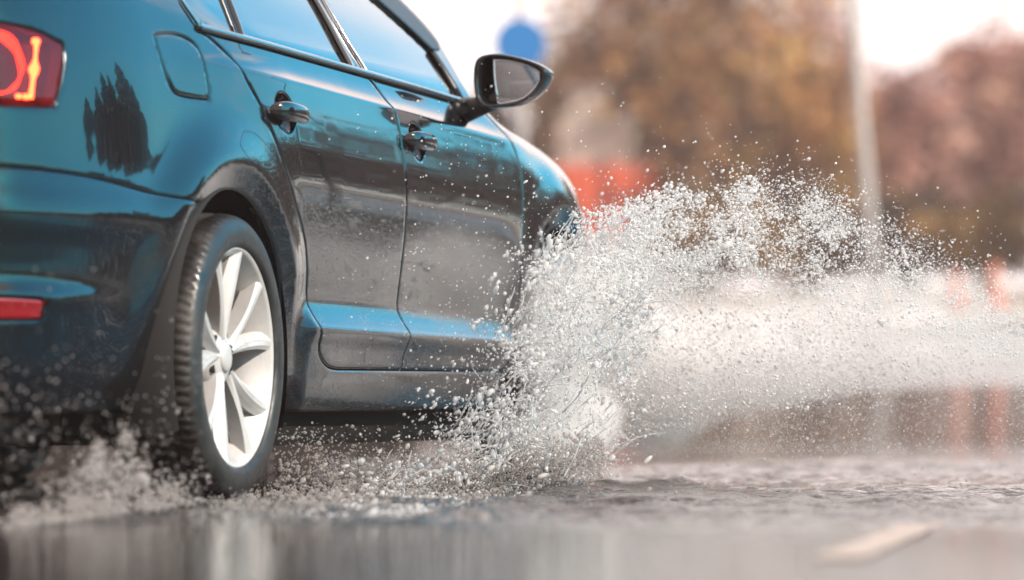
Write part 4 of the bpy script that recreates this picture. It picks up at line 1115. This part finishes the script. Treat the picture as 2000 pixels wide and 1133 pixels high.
ytop = pchip([980,1020,1060,1100,1150,1200,1250,1350,1450,1550,1650,1700,1800,1900,2060],[640,560,480,415,360,335,300,285,275,290,315,345,400,450,520])
fA, fB, fC = field(1, 60.), field(2, 22.), field(3, 140.)
def sample(n, x0, x1, y0, y1, rho, seed):
    r = np.random.default_rng(seed); X, Y = [], []; c = 0
    while c < n:
        x = r.uniform(x0, x1, 60000); y = r.uniform(y0, y1, 60000)
        k = r.random(60000) < rho(x, y); X.append(x[k]); Y.append(y[k]); c += k.sum()
        if k.sum() == 0: break
    return np.concatenate(X)[:n], np.concatenate(Y)[:n], r
def rho_crest(x, y):
    d = y - ytop(x)
    v = .012*sstep(-70, 20, d) + .10*sstep(10, 75, d)**1.5 + .9*sstep(60, 140, d)
    v *= 1 - .88*sstep(190, 330, d)
    v *= 1 - .5*sstep(1480, 1900, x)
    return v*(.12 + .88*np.clip(fA(x,y)*.6 + fB(x,y)*.75 - .1, 0, 1)**1.4)*sstep(960, 1090, x)
x, y, r = sample(38000, 960, 2080, 200, 800, rho_crest, 11)
Z = 11.7 + .42*r.normal(size=len(x)) + .25*np.sin(x*.011)
rad = np.clip(np.exp(r.normal(size=len(x))*.55)*.00095, .00045, .0038)*(1 - .35*sstep(1500, 2000, x))
p = at(x, y, Z)
big = rad > .0029
parts = [(p[big], rad[big], ICO[1], .14), (p[~big], rad[~big], ICO[1], .08)]
x, y, r = sample(9000, 1480, 2080, 330, 700, lambda a, b: (.03*sstep(-60, 10, b-ytop(a)) + .25*sstep(20, 90, b-ytop(a)) + .72*sstep(80, 160, b-ytop(a)))*(1 - .6*sstep(150, 280, b-ytop(a)))*(.35+.65*fB(a,b))*sstep(1480, 1640, a), 15)
Z = 11.8 + .5*r.normal(size=len(x)); parts.append((at(x, y, Z), np.clip(np.exp(r.normal(size=len(x))*.45)*.0011, .0005, .004), ICO[1], .08))
# broken clumps of water torn from the crest
x, y, r = sample(500, 1080, 1480, 330, 520, lambda a, b: sstep(40, 110, b-ytop(a))*fB(a,b), 12)
Z = 11.6 + .3*r.normal(size=len(x))
for k in range(4):
    parts.append((at(x + r.normal(size=len(x))*7, y + r.normal(size=len(x))*7, Z + r.normal(size=len(x))*.008), np.exp(r.normal(size=len(x))*.45)*.0016, ICO[2], .35))

# fan of water thrown up between front wheel and rear wheel
XL = pchip([400,430,480,540,600,660,720,760,820,880,930,990,1015],[1130,1095,1040,1000,970,935,900,875,840,770,680,600,570])
XR = pchip([400,430,600,700,800,870,920,960,1015],[1200,1260,1245,1228,1212,1190,1140,1010,830])
def rho_fan(x, y):
    u = (x - XL(y))/(XR(y) - XL(y))
    return np.clip(.14*sstep(-.28, .0, u) + .86*sstep(-.02, .32, u), 0, 1)*(1 - sstep(.92, 1.25, u))*(.25+.75*fB(x,y))*sstep(385, 470, y)
def fanZ(x, y, r):
    Z = 11.25 + .45*r.normal(size=len(x)) + .9*sstep(.3, 1.1, (x-XL(y))/(XR(y)-XL(y)))
    return keepZ(y, Z)
x, y, r = sample(13000, 520, 1330, 380, 1015, rho_fan, 13)
Z = fanZ(x, y, r); p = lim(at(x, y, Z)); rad = np.clip(np.exp(r.normal(size=len(x))*.60)*.0012, .0005, .0055)
big = rad > .003
parts += [(p[big], rad[big], ICO[2], .5), (p[~big], rad[~big], ICO[1], .3)]
# stray drops over the doors and round the mirror
x, y, r = sample(1100, 560, 1320, 60, 760, lambda a, b: sstep(60, 520, b)*sstep(560, 1000, a)*.8*(1 - .7*sstep(1050,1300,a)), 14)
Z = 11.0 + .35*r.normal(size=len(x)); parts.append((at(x, y, Z), np.exp(r.normal(size=len(x))*.45)*.0009, ICO[1], .2))
def fly(p):            # drops fly up and outwards, levelling off to the right
    a = np.radians(np.interp(p[:,0], [-.4, 0, .3, .7, 1.3], [40, 58, 50, 15, -25])); return np.stack([np.cos(a), -.25 + 0*a, np.sin(a)], -1)
v, f = blobs(parts, fly)
tag(mesh_np('water_splash', v, f, M['drop'], None, True), 'burst of water drops thrown up beside the front wheel of the black car', 'splash', kind='stuff')

# strands and torn sheets
def strands(n, seed, rho, box, step=9., rmin=.0006, rmax=.0022, zf=fanZ, flow=None, length=(5, 13)):
    x, y, r = sample(n, *box, rho, seed); mb = MB()
    Z0 = zf(x, y, r)
    for k in range(len(x)):
        m = int(r.integers(*length)); a = flow(x[k], y[k]) + r.normal()*.28; q = [(x[k], y[k])]; cur = r.normal()*.02
        for _ in range(m):
            cur += r.normal()*.05; cur *= .9; a += cur + r.normal()*.10
            q.append((q[-1][0] + step*math.cos(a), q[-1][1] - step*math.sin(a)))
        q = np.array(q); Z = keepZ(q[:,1], Z0[k] + np.cumsum(r.normal(size=len(q)))*.006)
        R = rmin + (rmax-rmin)*r.random()**2*(.4+.6*np.abs(np.sin(np.linspace(0, 9*r.random()+2, len(q)) + r.random()*6))); R[0] = R[-1] = .0003
        mb.tube(lim(at(q[:,0], q[:,1], Z)), R, 6)
    return mb
flow = lambda x, y: math.radians(np.interp(x, [700, 950, 1100, 1250], [28, 48, 58, 40]))
mb = strands(420, 31, lambda a, b: sstep(.30, .55, rho_fan(a, b))*sstep(420, 520, b), (650, 1300, 400, 985), flow=flow)
mb.build('water_strands', M['strand']); tag(bpy.data.objects['water_strands'], 'twisting strands and threads of clear water inside the fan of the splash', 'splash', kind='stuff')

# torn films of water: a net of thin clear ligaments in several layers of the fan
def lace(layers, seed, step=3.4):
    V, Fc, k = [], [], 0; r = np.random.default_rng(seed)
    for l in range(layers):
        xs = np.arange(640, 1320, step); ys = np.arange(395, 835, step); GX, GY = np.meshgrid(xs, ys, indexing='ij')
        a = math.radians(52); ox, oy = r.random(2)*50
        U = (GX*math.cos(a) - GY*math.sin(a)); Wv = (GX*math.sin(a) + GY*math.cos(a))
        sc = 21. + 8*r.random()
        nn = np.empty(GX.shape)
        for p in np.ndindex(GX.shape):
            u, w = U[p]/sc/1.9 + ox, Wv[p]/sc + oy
            d = mnoise.noise(Vector((u*.6, w*.6, l*7.3)))
            nn[p] = mnoise.noise(Vector((u + d*1.3, w - d*1.1, l*3.1))) + .38*mnoise.noise(Vector((u*2.6 + 9, w*2.6, l*5.7)))
        dens = np.clip(rho_fan(GX, GY), 0, 1)
        tau = .115*dens**.7*(.6 + .8*fA(GX + 200*l, GY))*(1 - .85*sstep(700, 815, GY))
        q = 1 - (np.abs(nn)/np.maximum(tau, 1e-4))**2
        ok = (q > 0) & (dens > .12)
        Z = keepZ(GY, 11.05 + 1.5*(l/(layers-1.)) + .08*np.sin(GX*.021 + l) + .07*np.sin(GY*.027 + 2*l) + .35*sstep(.3, 1.1, (GX-XL(GY))/(XR(GY)-XL(GY)))) - .004
        h = .0026*np.sqrt(np.clip(q, .02, 1))
        f0 = at(GX, GY, Z - h); f1 = at(GX, GY, Z + h); f0[..., 2] = np.maximum(f0[..., 2], .009); f1[..., 2] = np.maximum(f1[..., 2], .009)
        n = len(ys); I, J = np.nonzero(ok[:-1,:-1] & ok[1:,:-1] & ok[:-1,1:] & ok[1:,1:])
        quad = np.stack([I*n+J, (I+1)*n+J, (I+1)*n+J+1, I*n+J+1], -1); m = GX.size
        allq = np.r_[quad[:, ::-1], quad + m]; used, inv = np.unique(allq, return_inverse=True)
        vv = np.r_[f0.reshape(-1,3), f1.reshape(-1,3)][used]
        V.append(vv); Fc.append(inv.reshape(-1,4) + k); k += len(vv)
    return np.concatenate(V), np.concatenate(Fc)
v, f = lace(8, 61)
tag(mesh_np('water_sheet', v, f, M['strand'], None, True), 'torn lacy sheet of clear water rising in the fan of the splash', 'splash', kind='stuff')

# spray under the sill, behind the rear wheel, along the wet track
parts = []
def rho_sill(x, y): return sstep(815, 860, y)*(.18 + .82*sstep(860, 975, y))*sstep(530, 560, x)*(1 - sstep(800, 900, x))*(.3+.7*fB(x,y))
x, y, r = sample(4200, 525, 900, 800, 985, rho_sill, 41)
Z = keepZ(y, 10.75 + .25*r.random(len(x)) + (x-540)*.0016); parts.append((lim(at(x, y, Z)), np.exp(r.normal(size=len(x))*.5)*.0013, ICO[1], .3))
cols = [(40,960,24),(95,930,16),(140,890,20),(185,850,26),(212,905,34),(245,800,20),(268,860,30),(300,930,30),(330,955,30)]
def rho_rear(x, y):
    base = 1045 - .16*x; v = 0*x
    for c, t, w in cols: v = v + np.exp(-.5*((x - c - (base-y)*.03)/(w*(.35+.65*sstep(t, base, y))))**2)*sstep(t-10, t+70, y)*.75
    v = v + .75*np.exp(-.5*((x-255)/65)**2)*sstep(900, 960, y)
    v = v + .35*sstep(base-55, base-15, y)*sstep(-40, 40, x)*(1 - sstep(330, 400, x))
    return np.clip(v, 0, 1)*(y < base)*(.15+.85*fB(x,y))
x, y, r = sample(4600, -60, 420, 760, 1050, rho_rear, 42)
Z = keepZ(y, 9.35 + (x-200)*.0022 + .18*r.normal(size=len(x))); parts.append((lim(at(x, y, Z)), np.exp(r.normal(size=len(x))*.5)*.0014, ICO[1], .3))
x, y, r = sample(800, -60, 400, 520, 1010, lambda a, b: (.05 + .95*sstep(600, 900, b))*(.3+.7*fA(a,b)), 43)
Z = keepZ(y, 9.2 + .25*r.normal(size=len(x)) + a if False else 9.2 + .25*r.normal(size=len(x)) + (x-200)*.002); parts.append((at(x, y, Z), np.exp(r.normal(size=len(x))*.4)*.0014, ICO[1], .2))
def rho_track(x, y):
    c = 1000 - .115*(x-400)
    return np.exp(-.5*((y-c)/ (16 + .03*np.clip(x-400,0,600)))**2)*(.25+.75*fB(x*.6,y*2.2))*sstep(330, 520, x)*(1 - .93*sstep(820, 1150, x))
x, y, r = sample(7000, 330, 1180, 870, 1050, rho_track, 44)
Z = 2375./(y-HOR) - .1*r.random(len(x)); q = at(x, y, np.clip(Z, 7.4, 17)); q[:,2] = .006 + np.abs(r.normal(size=len(x)))*.012
parts.append((q, np.exp(r.normal(size=len(x))*.5)*.0014, ICO[1], .3))
x, y, r = sample(7000, 760, 1180, 850, 950, lambda a, b: np.exp(-.5*((b - (945 - .13*(a-760)))/26)**2)*(.35+.65*fB(a,b)), 46)
Z = keepZ(y, 11.4 + .5*r.random(len(x))) - .1*r.random(len(x)); parts.append((lim(at(x, y, Z)), np.exp(r.normal(size=len(x))*.5)*.0015, ICO[1], .3))
x, y, r = sample(260, 300, 1900, 880, 1060, lambda a, b: .3 + .7*np.exp(-((a-800)/350)**2), 45)
Z = 2375./(y-HOR) - .15; q = at(x, y, Z); q[:,2] = .012 + r.random(len(x))*.03; parts.append((q, np.exp(r.normal(size=len(x))*.4)*.0024, ICO[1], .2))
v, f = blobs(parts)
tag(mesh_np('wheel_spray', v, f, M['muddy'], None, True), 'muddy spray leaping behind the rear wheel and along its wet track', 'spray', kind='stuff')

# veil of very fine drops
def rho_veil(x, y):
    lowr = np.interp(x, [1100,1160,1350,1500,1700,2050],[880,872,850,800,768,745]); up = np.interp(x,[1060,1200,1400,1600,1800,2050],[470,440,470,500,520,560])
    return sstep(up, up+150, y)*(1 - .97*sstep(lowr-30, lowr+10, y))*sstep(1050, 1200, x)*(1 - .75*sstep(1350, 1950, x))*(.5+.5*fC(x,y))
x, y, r = sample(62000, 1040, 2060, 420, 900, rho_veil, 51)
Z = keepZ(y, 12.9 + .45*r.normal(size=len(x))); q1 = lim(at(x, y, Z)); r1 = np.exp(r.normal(size=len(x))*.5)*.0013
x, y, r = sample(9000, 1250, 2060, 735, 885, lambda a, b: sstep(1250,1450,a)*(.4+.6*fA(a,b)), 52)
Z = keepZ(y, 12.4 + .7*r.normal(size=len(x))); q2 = lim(at(x, y, Z)); r2 = np.exp(r.normal(size=len(x))*.35)*.0009
v, f = blobs([(q1, r1, OCT, .2), (q2, r2, OCT, .2)])
tag(mesh_np('fine_spray', v, f, M['fine'], None, True), 'white veil of fine spray drifting right of the splash over the puddle', 'spray', kind='stuff')

def mist_mat(dens):
    m, nt, b, out = new_mat('white mist'); nt.nodes.remove(b)
    pv = N(nt, 'ShaderNodeVolumePrincipled'); setin(pv, Color=(.985,.97,.965,1), Anisotropy=-.15)
    tc = N(nt, 'ShaderNodeTexCoord'); ln = N(nt, 'ShaderNodeVectorMath', operation='LENGTH'); nt.links.new(tc.outputs['Object'], ln.inputs[0])
    fo = N(nt, 'ShaderNodeMapRange', interpolation_type='SMOOTHSTEP'); setin(fo, From_Min=.97, From_Max=.12, To_Min=0., To_Max=1.); nt.links.new(ln.outputs['Value'], fo.inputs['Value'])
    nz = noise_node(nt, 3.6, 6, .68, tc.outputs['Object']); nm = N(nt, 'ShaderNodeMapRange'); setin(nm, From_Min=.36, From_Max=.62, To_Min=.05, To_Max=1.8); nt.links.new(nz.outputs['Fac'], nm.inputs['Value'])
    a = N(nt, 'ShaderNodeMath', operation='MULTIPLY'); nt.links.new(fo.outputs[0], a.inputs[0]); nt.links.new(nm.outputs[0], a.inputs[1])
    b2 = N(nt, 'ShaderNodeMath', operation='MULTIPLY'); nt.links.new(a.outputs[0], b2.inputs[0]); b2.inputs[1].default_value = dens
    nt.links.new(b2.outputs[0], pv.inputs['Density']); nt.links.new(pv.outputs[0], out.inputs['Volume'])
    return m
for k, (px, py, aw, ah, Z, dz_, dens) in enumerate([(1275,735,175,180,13.3,.45,11.), (1450,695,300,140,13.0,.5,3.6), (1740,640,380,120,12.7,.5,1.5), (1190,600,130,180,12.9,.4,8.), (1075,850,150,75,12.1,.35,7.), (1095,670,105,230,12.0,.4,4.5), (1140,815,95,95,12.35,.22,22.)]):
    c = at(px, py, Z)[()]; v, f = ICO[2]
    o = mesh_np('spray_mist', v, f, mist_mat(dens), None, True)
    o.location = c; o.scale = (aw/F_PX*Z, dz_, ah/F_PX*Z)
    tag(o, ['dense white mist low behind the fan of the splash', 'white mist trailing right from the splash', 'thin mist reaching towards the right edge', 'white mist behind the top of the fan', 'pale foam mist at the foot of the fan', 'fine white mist filling the body of the fan', 'white spray in front of the hidden front wheel'][k], 'mist', kind='stuff')

# thin haze tinted pink for a warm lens glow, out to the far trees
m, nt, b, out = new_mat('glow-tinted haze'); nt.nodes.remove(b)
pv = N(nt, 'ShaderNodeVolumePrincipled'); setin(pv, Color=(1., .80, .76, 1), Density=.0010, Anisotropy=.0); nt.links.new(pv.outputs[0], out.inputs['Volume'])
mb = MB(); mb.box((0, 20, 10), (300, 300, 23)); tag(mb.build('haze', m, None, False), 'thin glow-tinted haze over the road and the trees', 'haze', kind='stuff')
